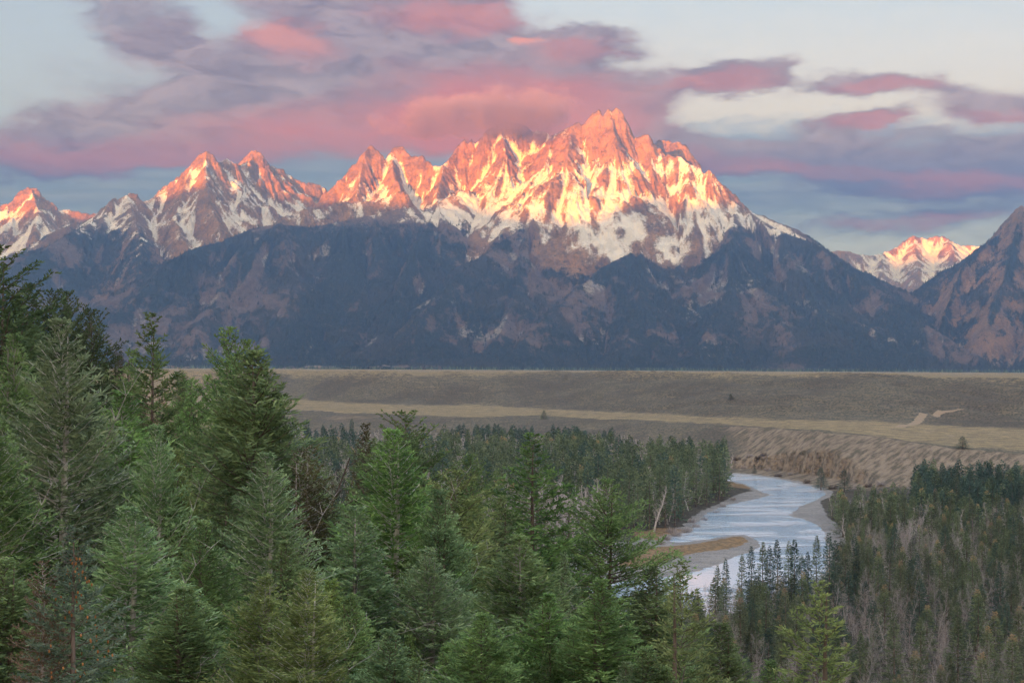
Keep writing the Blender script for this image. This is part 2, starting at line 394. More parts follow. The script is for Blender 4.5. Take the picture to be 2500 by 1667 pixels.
main.add([(1793,495,12.2),(1829,513,12.1),(1855,533,12.0),(1900,557,11.9),(1924,571,11.8),(1960,582,11.7),(1988,590,11.6),(2016,618,11.4),(2068,660,11.2),(2121,692,11.0),(2166,720,10.8),(2205,755,10.6),
          (2240,783,10.4),(2275,804,10.3),(2331,839,10.1),(2384,871,9.9),(2437,893,9.7)], 0.66, 0.55, 500)
# rock ribs on the great face
main.add([(1489,262,12.8),(1500,330,12.6),(1492,400,12.4),(1475,460,12.2),(1462,520,12.0)], 1.3, 0.8, 160, 1)
main.add([(1395,298,12.8),(1385,370,12.5),(1400,440,12.3),(1395,500,12.1)], 1.1, 0.75, 160, 1)
main.add([(1587,334,12.7),(1590,400,12.5),(1600,470,12.2),(1570,540,11.95)], 1.1, 0.75, 160, 1)
main.add([(1221,305,13.2),(1235,370,12.9),(1225,430,12.7),(1200,470,12.5)], 1.2, 0.8, 160, 1)
main.add([(1681,392,12.5),(1680,440,12.3),(1640,500,12.1)], 1.0, 0.72, 140, 1)
main.add([(1351,329,12.9),(1330,400,12.6),(1290,450,12.4),(1250,490,12.25)], 0.95, 0.62, 150, 1)
main.add([(960,365,13.2),(960,420,12.8),(975,450,12.6),(985,500,12.35)], 1.2, 0.8, 160, 1)
main.add([(888,372,13.0),(880,430,12.8),(870,470,12.6)], 1.2, 0.8, 160, 1)
main.add([(1085,399,12.9),(1075,440,12.7),(1065,480,12.4)], 1.2, 0.8, 160, 1)
# forested spurs running down towards the valley
main.add([(1137,459,12.6),(1070,490,12.3),(967,553,11.8),(900,600,11.5),(803,704,10.9),(700,755,10.4),(580,815,9.9)], 0.62, 0.55, 400)
main.add([(1070,490,12.3),(1020,600,11.5),(985,700,10.8),(950,800,10.1)], 0.6, 0.52, 400)
main.add([(1413,486,12.4),(1340,520,12.05),(1288,541,11.8),(1275,620,11.3),(1245,730,10.6),(1215,850,9.8)], 0.64, 0.54, 400)
main.add([(1288,541,11.8),(1186,617,11.2),(1100,690,10.7),(1010,780,10.1),(960,850,9.8)], 0.64, 0.54, 350)
main.add([(1775,490,12.25),(1699,530,12.0),(1570,602,11.5),(1480,646,11.2),(1391,713,10.7),(1330,767,10.3),(1279,835,9.8)], 0.62, 0.52, 450)
main.add([(1793,495,12.2),(1790,590,11.5),(1800,680,10.9),(1740,790,10.2),(1700,860,9.8)], 0.56, 0.50, 500)
main.add([(1900,557,11.9),(1950,660,11.1),(2010,770,10.4),(2040,850,9.9)], 0.56, 0.5, 500)
main.add([(1570,602,11.5),(1560,720,10.7),(1520,840,9.9)], 0.56, 0.5, 400)
# the forested ridge in front of the left hand basin
main.add([(1010,500,12.15),(915,521,11.95),(840,535,11.8),(760,552,11.7),(670,545,11.6),(612,556,11.55),(540,585,11.4),(469,607,11.2),(400,660,10.9),(320,730,10.5),(230,800,10.0)], 0.62, 0.54, 400)
main.add([(745,505,12.1),(732,508,12.1),(700,520,12.0),(670,545,11.6)], 0.9, 0.6, 200, 1)
main.add([(985,460,12.5),(900,490,12.4),(820,495,12.3),(745,505,12.1)], 1.2, 0.9, 220, 1)
main.add([(760,552,11.7),(745,650,11.1),(690,760,10.3),(640,840,9.8)], 0.58, 0.52, 400)
main.add([(612,556,11.55),(560,680,10.8),(480,800,10.0)], 0.58, 0.52, 400)
# left massif
main.add([(243,524,12.6),(259,503,12.7),(272,481,12.7),(308,470,12.8),(330,472,12.8),(348,490,12.9),(370,497,13.0)], 1.1, 0.68, 250, 1)
main.add([(370,497,13.0),(379,477,13.0),(402,463,13.1),(420,466,13.1),(429,450,13.1),(440,437,13.1),(473,387,13.2),(487,372,13.2),(504,364,13.2),(518,370,13.2),(533,392,13.2),(545,420,13.2)], 1.6, 0.8, 280, 1)
main.add([(533,400,13.4),(538,396,13.4),(554,381,13.4),(576,394,13.4),(585,400,13.5)], 1.7, 0.9, 200, 1)
main.add([(585,396,13.8),(594,379,13.8),(616,366,13.8),(636,370,13.8),(647,396,13.8),(679,410,13.9),(714,432,14.0),(741,443,14.0),(777,450,14.1),(795,461,14.1),(815,490,14.1)], 1.4, 0.8, 250, 1)
main.add([(504,364,13.2),(500,440,12.85),(515,500,12.5),(540,550,12.1)], 1.1, 0.72, 200, 1)
main.add([(473,387,13.2),(440,480,12.8),(430,530,12.5),(440,575,12.1)], 0.95, 0.66, 200, 1)
main.add([(616,372,13.8),(600,440,13.4),(585,500,12.9)], 1.0, 0.7, 200, 1)
main.add([(308,470,12.8),(330,540,12.3),(350,600,11.8),(330,680,11.2),(260,780,10.4)], 0.75, 0.56, 250, .4)
main.add([(243,524,12.6),(192,557,12.2),(134,588,11.8),(45,642,11.2),(-60,700,10.6),(-160,760,10.1)], 0.62, 0.54, 400)
main.add([(259,503,12.7),(230,600,12.0),(190,700,11.3),(120,800,10.4)], 0.62, 0.54, 400)
# right hand massif
main.add([(2700,380,11.9),(2600,440,11.8),(2500,500,11.6),(2493,492,11.6),(2479,508,11.6),(2468,531,11.55),(2454,545,11.5),(2437,569,11.5),(2409,587,11.4),(2387,601,11.4),(2366,629,11.3),(2352,660,11.2),(2338,703,11.0),(2317,748,10.8),(2300,795,10.5)], 1.5, 0.9, 300, .85)
main.add([(2493,494,11.6),(2480,620,11.0),(2440,720,10.5),(2400,800,10.1)], 1.0, 0.7, 250, .6)
main.add([(2600,440,11.8),(2590,600,11.0),(2560,740,10.3),(2540,840,9.8)], 0.9, 0.65, 250, .5)
main.add([(350,879,9.35),(560,874,9.3),(760,873,9.3),(930,879,9.3),(1040,893,9.3)], 0.25, 0.25, 400)
mountain('mountain_range', main, -5000, 5100, 8.6, 9000, 14500, 11.5, 45.0, 120.0, M_MT,
         'long granite mountain range with snowy peaks above dark forested slopes', seed=3)

far1 = Skel()
far1.add([(-200,560,14.8),(-60,520,14.8),(0,499,14.8),(22,490,14.8),(45,468,14.8),(67,450,14.8),(76,455,14.8),(89,457,14.8),(103,477,14.8),(134,499,14.8),(143,512,14.8),(165,511,14.9),(196,516,14.9),(228,517,14.9),(245,524,14.9),(300,560,14.9)], 1.3, 0.75, 250, 1)
far1.add([(76,455,14.8),(95,520,14.4),(80,590,14.0),(60,650,13.6)], 0.95, 0.68, 200, 1)
far1.add([(0,499,14.8),(-10,560,14.4),(10,640,13.9)], 0.9, 0.66, 200, 1)
mountain('far_mountain_south', far1, -5900, -3300, 9, 13000, 15600, 12, 200.0, 90.0, M_MT,
         'distant snowy pyramid peak at the left end of the range', seed=31, snowline=750, treeline=500, warp=25)
far2 = Skel()
far2.add([(1930,600,17.5),(2002,601,17.5),(2026,611,17.5),(2065,613,17.6),(2100,620,17.6),(2156,617,17.8),(2191,601,17.9),(2212,583,18),(2230,574,18),(2261,582,18),(2289,571,18),(2310,576,18),(2331,589,18),(2349,597,18),(2382,597,18),(2440,610,18),(2520,640,18)], 0.9, 0.6, 300, 1)
far2.add([(2230,577,18),(2240,650,17.2),(2250,720,16.4)], 0.7, 0.6, 250, 1)
far2.add([(2310,576,18),(2340,640,17.2),(2370,700,16.4)], 0.7, 0.6, 250, 1)
far2.add([(2156,617,17.8),(2150,680,16.8),(2170,740,16)], 0.7, 0.6, 250, 1)
mountain('far_mountain_north', far2, 2500, 6400, 13, 14600, 18900, 15, 200.0, 90.0, M_MT,
         'distant snowy double peak in the gap at the right of the range', seed=57, snowline=820, treeline=700, warp=25)

def mountain_forest():
    T = np.concatenate(TREES); n_ = len(T); rg = np.random.RandomState(4); k = np.arange(4) * math.pi / 2
    ring = np.stack([np.cos(k), np.sin(k), k * 0], -1)
    V = np.concatenate([T[:, None, :3] + ring[None] * (T[:, 3] * 0.23)[:, None, None] * (0.7 + 0.6 * rg.rand(n_, 4, 1)), T[:, None, :3] + np.stack([T[:, 3] * 0, T[:, 3] * 0, T[:, 3]], -1)[:, None]], 1).reshape(-1, 3)
    b = (np.arange(n_) * 5)[:, None]; i = np.arange(4)
    F = np.stack([b + i, b + (i + 1) % 4, b + 4 + 0 * i], -1).reshape(-1, 3)
    m, n = mat_new('mountain_fir_needles'); A = n.new('ShaderNodeAttribute', attribute_name='var').outputs['Fac']
    mat_end(n, n.mix(A, (0.012, 0.018, 0.016, 1), (0.060, 0.066, 0.050, 1)), 0.9)
    tag(mesh_np('mountain_forest', V, F, m, {'var': np.repeat(rg.rand(n_), 5)}, False), None, None, None, 'stuff')
mountain_forest()
# ------------------------------------------------------------------ unseen ridge added in the east, its crest shaped to shade the valley
def shadow_ridge():
    H2 = Vector((SD.x, SD.y)).normalized(); W2 = Vector((H2.y, -H2.x))     # towards the sun, and across
    RD = 5600.0; te = math.tan(SUN_EL)
    tbl = []  # shadow line wanted on the peaks, traced back to the crest
    for px, py, Y in ((-300,560,14.0),(60,508,14.2),(380,480,12.9),(560,448,12.9),(760,485,12.6),(960,495,12.4),(1150,505,12.4),(1300,538,12.2),(1480,552,12.1),(1650,525,12.2),(1790,492,12.2),(2050,625,17.6),(2290,632,17.8),(2500,645,17.8)):
        x, y, z = at(px, py, Y * 1000)
        P = Vector((x, y)); s = P.dot(H2); tbl.append((P.dot(W2), z + te * (RD - s)))
    tbl.sort(); wx = np.array([t[0] for t in tbl]); wz = np.array([t[1] for t in tbl])
    w = np.arange(-2300, 11800, 60.0)
    crest = np.interp(w, wx, wz) + 26 * fbm(w / 420, w * 0 + 3.3, 5, 0.6, 71, True)
    u = np.concatenate([np.linspace(-2300, -200, 16), np.linspace(-150, 150, 5), np.linspace(200, 2300, 16)])
    Wg, Ug = np.meshgrid(w, u)
    prof = np.clip(1 - np.abs(Ug) / 2300.0, 0, 1)
    Z = crest[None, :] * prof - 20 + np.where(np.abs(Ug) < 1, 20, 0) + (90 * fbm(Wg / 700, Ug / 500, 4, 0.55, 72)) * sstep(np.abs(Ug), 50, 900) * prof
    Rr = RD + Ug
    X = H2.x * Rr + W2.x * Wg; Y = H2.y * Rr + W2.y * Wg
    m, n = mat_new('shadow_ridge_ground')
    pos = n.new('ShaderNodeNewGeometry').outputs['Position']
    mat_end(n, n.mix(n.mr(n.noise(pos, 0.004, 6, 0.6), 0.4, 0.6), (0.05, 0.06, 0.04, 1), (0.16, 0.13, 0.09, 1)), 0.95)
    o = mesh_np('unseen_shadow_ridge', np.stack([X, Y, Z], -1).reshape(-1, 3), grid_faces(len(w), len(u)), m)
    tag(o, None, None, None, 'structure')
shadow_ridge()

def haze(dens=6.3e-5):
    x0, x1, y0, y1, z0, z1 = -16200.0, 8000.0, -8300.0, 19300.0, -22.0, 2440.0
    V = np.array([(x, y, z) for z in (z0, z1) for y in (y0, y1) for x in (x0, x1)], float)
    F = np.array([(0, 2, 3, 1), (4, 5, 7, 6), (0, 1, 5, 4), (2, 6, 7, 3), (0, 4, 6, 2), (1, 3, 7, 5)])
    m = bpy.data.materials.new('morning_haze'); m.use_nodes = True; m.node_tree.nodes.clear(); n = NT(m.node_tree)
    v = n.new('ShaderNodeVolumePrincipled', {'Color': (0.27, 0.49, 1.0, 1), 'Absorption Color': (1, 1, 1, 1), 'Density': dens, 'Anisotropy': 0.6})
    o = n.new('ShaderNodeOutputMaterial'); n.l.new(v.outputs[0], o.inputs['Volume'])
    tag(mesh_np('haze', V, F, m, smooth=False), None, None, None, 'stuff')
haze()

def summit_cloud():
    """the cloud that sits on the peaks left of the summit: one soft-edged body with noise inside"""
    m = bpy.data.materials.new('cloud_vapour'); m.use_nodes = True; m.node_tree.nodes.clear(); n = NT(m.node_tree)
    oc = n.new('ShaderNodeTexCoord').outputs['Object']
    pos = n.new('ShaderNodeNewGeometry').outputs['Position']
    wob = n.scale(n.vm('SUBTRACT', n.noise(n.scale(pos, (1, 1, 1.6)), 0.0024, 5, 0.62, 0.0, True), (0.5, 0.5, 0.5)), 1.9)
    edge = n.m('MULTIPLY', n.mr(n.vm('LENGTH', n.vm('ADD', oc, wob)), 0.80, 0.15), n.mr(n.vm('LENGTH', oc), 1.0, 0.8))
    nz = n.noise(pos, 0.0045, 4, 0.6)
    d = n.m('MULTIPLY', n.mr(n.m('MULTIPLY', edge, n.m('ADD', 0.35, n.m('MULTIPLY', nz, 1.4))), 0.10, 1.1), 0.0045)
    v = n.new('ShaderNodeVolumePrincipled', {'Color': (0.52, 0.37, 0.46, 1), 'Absorption Color': (0, 0, 0, 1), 'Density': d, 'Anisotropy': 0.0})
    o = n.new('ShaderNodeOutputMaterial'); n.l.new(v.outputs[0], o.inputs['Volume'])
    for px, py, Y, rx, ry, rz in ((1195, 280, 12.70, 1500, 620, 330),):
        bm = bmesh.new(); bmesh.ops.create_icosphere(bm, subdivisions=3, radius=1.0)
        me = bpy.data.meshes.new('cloud'); bm.to_mesh(me); bm.free(); me.materials.append(m)
        c = bpy.data.objects.new('cloud', me); sc.collection.objects.link(c); c.location = at(px, py, Y * 1000); c.scale = (rx, ry, rz)
        tag(c, None, None, None, 'stuff')
summit_cloud()
# ------------------------------------------------------------------ the valley floor, terraces, bluff and river
def curve(pts):
    """points (px, py, z) -> functions of a = x / y : distance and height"""
    A = []
    for px, py, z in pts:
        x, y = on(px, py, z); A.append((x / y, y, z))
    A.sort(); A = np.array(A)
    return lambda a: (np.interp(a, A[:, 0], A[:, 1]), np.interp(a, A[:, 0], A[:, 2]))
zt = lambda px: float(np.interp(px, [1450, 2020, 2180, 2363, 2500], [20, 28, 25, 22, 20]))
C0 = curve([(px, py, 2.0) for px, py in ((300,1085),(700,1090),(1000,1095),(1153,1100),(1459,1112),(1650,1128),(1787,1151),(1851,1158),(1919,1169),(1974,1182),(2030,1193),(2200,1197),(2500,1212),(2900,1240))])
C1 = curve([(px, py, zt(px)) for px, py in ((300,995),(700,1000),(860,1008),(1000,1014),(1153,1020),(1321,1014),(1459,1022),(1700,1034),(2020,1053),(2089,1060),(2180,1071),(2363,1092),(2500,1103),(2900,1140))])
C2 = curve([(px, py, zt(px) + 2) for px, py in ((300,960),(700,975),(1000,990),(1153,988),(1382,1000),(1765,1018),(1929,1023),(2157,1030),(2500,1048),(2900,1070))])
C3 = curve([(px, py, 60.5) for px, py in ((300,905),(700,907),(1000,911),(1382,913),(1765,919),(2100,922),(2500,926),(2900,930))])
HT = np.array([(-1.2,150,330),(-0.36,205,360),(-0.25,170,330),(-0.17,60,270),(-0.09,22,230),(0.0,12,215),(0.08,10,185),(0.16,8,170),(0.3,8,165),(1.2,8,160)])
WATER = [(1600,1150),(1787,1155),(1851,1162),(1919,1173),(1974,1187),(2018,1200),(2002,1215),(1975,1226),(1950,1238),(1922,1255),(1930,1262),(1956,1266),(1985,1277),(2004,1291),(2014,1320),(2014,1360),(2005,1400),
         (1980,1440),(1900,1470),(1750,1500),(1550,1530),(1300,1540),(1200,1500),(1300,1440),(1450,1425),(1560,1417),(1650,1404),(1700,1399),(1759,1376),(1819,1352),(1851,1339),(1862,1325),(1842,1309),(1814,1303),
         (1765,1309),(1704,1318),(1660,1325),(1640,1322),(1645,1310),(1668,1302),(1704,1296),(1692,1283),(1714,1265),(1746,1244),(1791,1229),(1851,1217),(1888,1207),(1860,1199),(1832,1186),(1791,1172),(1600,1166)]
BARS = [[(1990,1210),(1924,1256),(1993,1277),(2029,1292),(2050,1330),(2062,1330),(2045,1285),(2010,1262),(2000,1235)],
        [(1400,1430),(1560,1415),(1700,1396),(1819,1350),(1862,1325),(1814,1302),(1765,1309),(1690,1318),(1635,1320),(1690,1283),(1650,1290),(1560,1322),(1480,1345),(1400,1370)],
        [(1787,1230),(1851,1217),(1888,1207),(1858,1197),(1832,1200),(1790,1215),(1740,1240)]]
GRASS = [(1500,1392),(1540,1362),(1600,1348),(1700,1331),(1765,1318),(1808,1311),(1830,1321),(1815,1334),(1770,1345),(1700,1354),(1650,1368),(1580,1392)]
def poly_world(P, z=0.0): return np.array([on(a, b, z) for a, b in P])
def smooth_poly(P, it=2):
    for _ in range(it):
        Q = np.roll(P, -1, 0); P = np.stack([P * .75 + Q * .25, P * .25 + Q * .75], 1).reshape(-1, 2)
    return P
def sdf(P, X, Y):
    d = np.full(X.shape, 1e9); ins = np.zeros(X.shape, bool)
    for (ax, ay), (bx, by) in zip(P, np.roll(P, -1, 0)):
        dx, dy = bx - ax, by - ay
        u = np.clip(((X - ax) * dx + (Y - ay) * dy) / (dx * dx + dy * dy + 1e-9), 0, 1)
        d = np.minimum(d, (X - ax - u * dx) ** 2 + (Y - ay - u * dy) ** 2)
        c = ((ay > Y) != (by > Y)) & (X < dx * (Y - ay) / (dy + 1e-12) + ax); ins ^= c
    d = np.sqrt(d); return np.where(ins, -d, d)
WP = smooth_poly(poly_world(WATER)); GP = smooth_poly(poly_world(GRASS))

def ground_z(X, Y, full=False):
    X = np.atleast_1d(np.asarray(X, float)); Y = np.atleast_1d(np.asarray(Y, float))
    Yc = np.maximum(Y, 1.0); a = np.clip(X / Yc, -1.2, 1.2)
    (y0, z0), (y1, z1), (y2, z2), (y3, z3) = C0(a), C1(a), C2(a), C3(a)
    j = 10 * fbm(X / 90, Y / 90, 4, 0.5, 5)
    Yj = Y + j * sstep(Y, 700, 1000)
    def seg(ya, yb, za, zb, ease=0.35):
        t = np.clip((Yj - ya) / (yb - ya), 0, 1); t2 = t * t * (3 - 2 * t); return za + (zb - za) * (t * (1 - ease) + t2 * ease)
    z = np.full(X.shape, 2.0)
    z = np.where(Yj > y0, seg(y0, y1, z0, z1), z); z = np.where(Yj > y1, seg(y1, y2, z1, z2), z)
    z = np.where(Yj > y2, seg(y2, y3, z2, z3, 0.8), z); z = np.where(Yj > y3, z3 + (47.0 - z3) * np.clip((Yj - y3) / (9000 - y3), 0, 1), z)
    slope_zone = sstep(Yj, y0 + 5, y0 + 30) * (1 - sstep(Yj, y3 - 60, y3 + 60))
    z = z + slope_zone * (10.0 * fbm((X + 0.5 * Y) / 70, (Y - 0.3 * X) / 330, 4, 0.55, 8, True) * sstep(Yj, y2, y2 + 80) + 1.2 * fbm(X / 30, Y / 50, 3, 0.5, 9))
    blf = sstep(Yj, y0, y0 + 15) * (1 - sstep(Yj, y1 - 12, y1 + 4))
    z = z + blf * 0.25 * fbm((X + 0.55 * Y) / 13, (Y - 0.4 * X) / 120, 3, 0.55, 10, True)
    z = z + 0.5 * fbm(X / 22, Y / 22, 3, 0.5, 11) * (Y > 0)
    # river bed, gravel shores
    near = (X > -300) & (X < 600) & (Y > 300) & (Y < 1400)
    sd = np.full(X.shape, 999.0); gd = np.full(X.shape, 999.0)
    if near.any():
        sd[near] = sdf(WP, X[near], Y[near]); gd[near] = sdf(GP, X[near], Y[near])
    sdn = sd + 1.6 * fbm(X / 9, Y / 9, 3, 0.5, 12)
    bank = np.interp(sdn, [-30, -6, 0, 8, 20, 32], [-2.2, -1.1, -0.02, 0.55, 1.2, 1.9])
    z = np.where(sdn < 32, np.minimum(z, bank + 0.10 * fbm(X / 5, Y / 5, 2, 0.5, 14)) , z)
    z = np.where((sdn >= 0) & (gd < 0), np.maximum(z, 0.75 + 0.3 * fbm(X / 14, Y / 14, 2, .5, 15)), z)
    # the hillside under the overlook, and the sandy spur on the left
    t = np.clip((Y - 1.5) / 300.0, 0, 1)
    hill = 2.0 + 68.3 * (1 - t) ** 1.6
    spur = (1 - sstep(X, -46, 4)) * sstep(Y, 105, 150) * (1 - sstep(Y, 195, 275))
    hill = hill + spur * (69.0 - hill + 1.5 * fbm(X / 12, Y / 12, 3, 0.5, 19))
    hill = hill + (1.8 * fbm(X / 28, Y / 28, 4, 0.5, 16) + 2.5 * fbm(X / 90, Y / 90, 2, 0.5, 18)) * sstep(Y, 12, 60) * (1 - spur)
    w = 1 - sstep(t, 0.93, 1.0); yfoot = 302.0
    z = np.where(Y < yfoot, np.maximum(z, hill * w + z * (1 - w)), z)
    if full: return z, sdn, gd, blf, (Yj, y0, y1, y2, y3), (Y < yfoot)
    return z

def hit(px, py, y0=60.0, y1=9000.0):
    """where the line of sight through a point of the photograph meets the ground"""
    v = ray(px, py); ys = np.geomspace(y0, y1, 900); g = ground_z(v.x * ys, ys); k = np.argmax(EYE + v.z * ys < g)
    if k == 0: k = len(ys) - 1
    return (v.x * ys[k], ys[k], float(g[k]))

def spacing(lo, hi, dense0, dense1, step, grow=1.07):
    v = list(np.arange(dense0, dense1 + 1e-6, step)); s = step
    while v[-1] < hi: s *= grow; v.append(v[-1] + s)
    s = step; f = [dense0]
    while f[-1] > lo: s *= grow; f.append(f[-1] - s)
    return np.array(f[1:][::-1] + v)

def ground_material():
    m, n = mat_new('valley_ground')
    geo = n.new('ShaderNodeNewGeometry'); pos = geo.outputs['Position']
    A = lambda k: n.new('ShaderNodeAttribute', attribute_name=k).outputs['Fac']
    n1 = n.noise(pos, 0.55, 4, 0.65); n2 = n.noise(n.scale(pos, (0.06, 0.16, 1)), 1.0, 6, 0.6); n3 = n.noise(pos, 0.012, 5, 0.6); n4 = n.noise(pos, 2.5, 3, 0.6)
    nv = n.new('ShaderNodeTexVoronoi', {'Vector': pos, 'Scale': 0.42, 'Randomness': 1.0}, feature='F1').outputs['Distance']
    # sagebrush: small dark bushes on grey-tan grass
    sagec = n.mix(n.mr(n2, 0.35, 0.65), (0.135, 0.122, 0.098, 1), (0.215, 0.185, 0.135, 1))
    sagec = n.mix(n.mr(n3, 0.40, 0.60, 0, 0.7), sagec, (0.115, 0.098, 0.085, 1))
    gold = n.mr(n.noise(n.scale(pos, (0.010, 0.045, 1)), 1.0, 6, 0.7, 0.5), 0.56, 0.68, 0, 0.6)
    sagec = n.mix(gold, sagec, (0.33, 0.26, 0.15, 1))
    bush = n.mr(n.m('ADD', nv, n.m('MULTIPLY', n1, 0.5)), 0.78, 0.50)
    sage = n.mix(n.m('MULTIPLY', bush, 0.85), sagec, (0.075, 0.078, 0.058, 1))
    flat = n.mix(n.mr(n2, 0.38, 0.62), (0.22, 0.18, 0.12, 1), (0.38, 0.295, 0.175, 1))
    flat = n.mix(n.m('MULTIPLY', bush, 0.45), flat, (0.14, 0.13, 0.085, 1))
    fl = n.mr(n.m('ADD', A('flat'), n.m('MULTIPLY', n.m('SUBTRACT', n2, 0.5), 1.8)), 0.25, 0.85)
    col = n.mix(fl, sage, flat)
    # bare bluff
    st = n.noise(n.scale(n.new('ShaderNodeMapping', {'Vector': pos, 'Rotation': (0, 0, R_(32))}).outputs[0], (0.32, 0.035, 0.25)), 1.0, 5, 0.6)
    blf = n.mix(n.mr(st, 0.35, 0.65), (0.17, 0.135, 0.10, 1), (0.31, 0.25, 0.185, 1))
    blf = n.mix(n.mr(n.m('ADD', st, n.m('MULTIPLY', n1, 0.45)), 0.70, 0.60, 0, 0.85), blf, (0.13, 0.115, 0.085, 1))
    col = n.mix(n.mr(n.m('ADD', A('bluff'), n.m('MULTIPLY', n.m('SUBTRACT', n3, 0.5), 1.6)), 0.35, 0.65), col, blf)
    # forest floor
    ff = n.mix(n.mr(n1, 0.35, 0.65), (0.060, 0.056, 0.045, 1), (0.135, 0.118, 0.095, 1))
    col = n.mix(A('floor'), col, ff)
    # gravel, dry river grass
    gr = n.mix(n.mr(n4, 0.3, 0.7), (0.16, 0.155, 0.15, 1), (0.38, 0.36, 0.345, 1))
    gr = n.mix(n.mr(n2, 0.45, 0.6, 0, 0.5), gr, (0.38, 0.355, 0.33, 1))
    col = n.mix(n.mr(n.m('ADD', A('gravel'), n.m('MULTIPLY', n.m('SUBTRACT', n1, 0.5), 0.5)), 0.4, 0.6), col, gr)
    og = n.mix(n.mr(n1, 0.35, 0.65), (0.17, 0.13, 0.085, 1), (0.34, 0.225, 0.125, 1))
    col = n.mix(n.mr(n.m('ADD', A('rusty'), n.m('MULTIPLY', n.m('SUBTRACT', n1, 0.5), 1.0)), 0.45, 0.6), col, og)
    soil = n.mix(n.mr(n1, 0.35, 0.7), (0.30, 0.21, 0.14, 1), (0.52, 0.40, 0.28, 1))
    soil = n.mix(n.mr(n3, 0.5, 0.62), soil, (0.22, 0.19, 0.10, 1))
    col = n.mix(A('soil'), col, soil)
    col = n.mix(n.mr(n.m('ADD', A('track'), n.m('MULTIPLY', n.m('SUBTRACT', n1, 0.5), 0.4)), 0.4, 0.6), col, (0.36, 0.28, 0.20, 1))
    bp = n.new('ShaderNodeBump', {'Strength': 0.8, 'Distance': 0.8, 'Height': n.m('ADD', bush, n1)}).outputs[0]
    mat_end(n, col, 0.95, bp, 0.05)
    return m

def build_ground():
    xs = spacing(-45000, 45000, -420, 480, 4.0); ys = spacing(-30000, 60000, 20, 1480, 3.4, 1.045)
    X, Y = np.meshgrid(xs, ys)
    z, sd, gd, blf, (Yj, y0, y1, y2, y3), hill = ground_z(X.ravel(), Y.ravel(), True)
    Xr = X.ravel(); Yr = Y.ravel()
    a = Xr / np.maximum(Yr, 1)
    z = np.where((Yr < 0), 70.2 - 8 * sstep(-Yr, 50, 3000), z)
    fl = np.maximum(sstep(Yj, y1 - 15, y1 + 35) * (1 - sstep(Yj, y2 - 60, y2 + 50)), sstep(Yj, y3 - 160, y3 + 60))
    bl = blf * sstep(a, 0.11, 0.18) + blf * 0.35 * sstep(-a, 0.05, 0.09)
    nearm = (Xr > -300) & (Xr < 600) & (Yr > 300) & (Yr < 1400)
    def sdf_near(P, X, Y):
        d = np.full(X.shape, 999.0); d[nearm] = sdf(smooth_poly(poly_world(P, 0.5)), X[nearm], Y[nearm]); return d
    floor = (1 - sstep(Yj, y0 - 10, y0 + 15)) * (Yr > 60) * (1 - 0.8 * sstep(Yr, 900, 990) * (a < 0.13))
    gravel = 1 - sstep(sd, 3.5, 7)
    for P in BARS: gravel = np.maximum(gravel, np.where(nearm, 1 - sstep(sdf_near(P, Xr, Yr), -1, 4), 0))
    isl = (gd < 26) & (sd > 0)
    gravel = np.where(isl, np.maximum(gravel, 1 - sstep(gd, 18, 26)), gravel)
    rusty = np.where(sd > 2, 1 - sstep(gd, -2, 2), 0)
    for px, py, r in ((1822,1184,16),(1880,1166,9),(1905,1169,8),(1800,1178,14),(1640,1296,12),(1600,1305,12)):
        cx, cy = on(px, py, 1.0); rusty = np.maximum(rusty, (1 - sstep(np.hypot(Xr - cx, (Yr - cy) * 0.6), r * .6, r)) * (sd > 4))
    soil = np.where(hill & (Yr > -5000), 0.85, 0.0)
    track = np.zeros(Xr.shape); tm = (Yr > 1000) & (Yr < 2200) & (np.abs(Xr) < 900)
    for line, wd in ((((2196,1043),(2245,1024),(2290,1010),(2345,999)), 3.6), (((2250,1050),(2290,1056),(2330,1066)), 1.2), (((700,1001),(800,1003),(880,1008)), 4.0)):
        P = [hit(a_, b_) for a_, b_ in line]
        for (ax, ay, _), (bx, by, _) in zip(P[:-1], P[1:]):
            dx, dy = bx - ax, by - ay; u = np.clip(((Xr[tm] - ax) * dx + (Yr[tm] - ay) * dy) / (dx * dx + dy * dy), 0, 1)
            track[tm] = np.maximum(track[tm], 1 - sstep(np.hypot(Xr[tm] - ax - u * dx, Yr[tm] - ay - u * dy), wd * .6, wd * 1.5))
    V = np.stack([Xr, Yr, z], -1)
    o = mesh_np('ground', V, grid_faces(len(xs), len(ys)), ground_material(), {'flat': fl, 'bluff': bl, 'floor': floor, 'gravel': gravel, 'rusty': rusty, 'soil': soil, 'track': track})
    tag(o, None, None, None, 'structure')
build_ground()

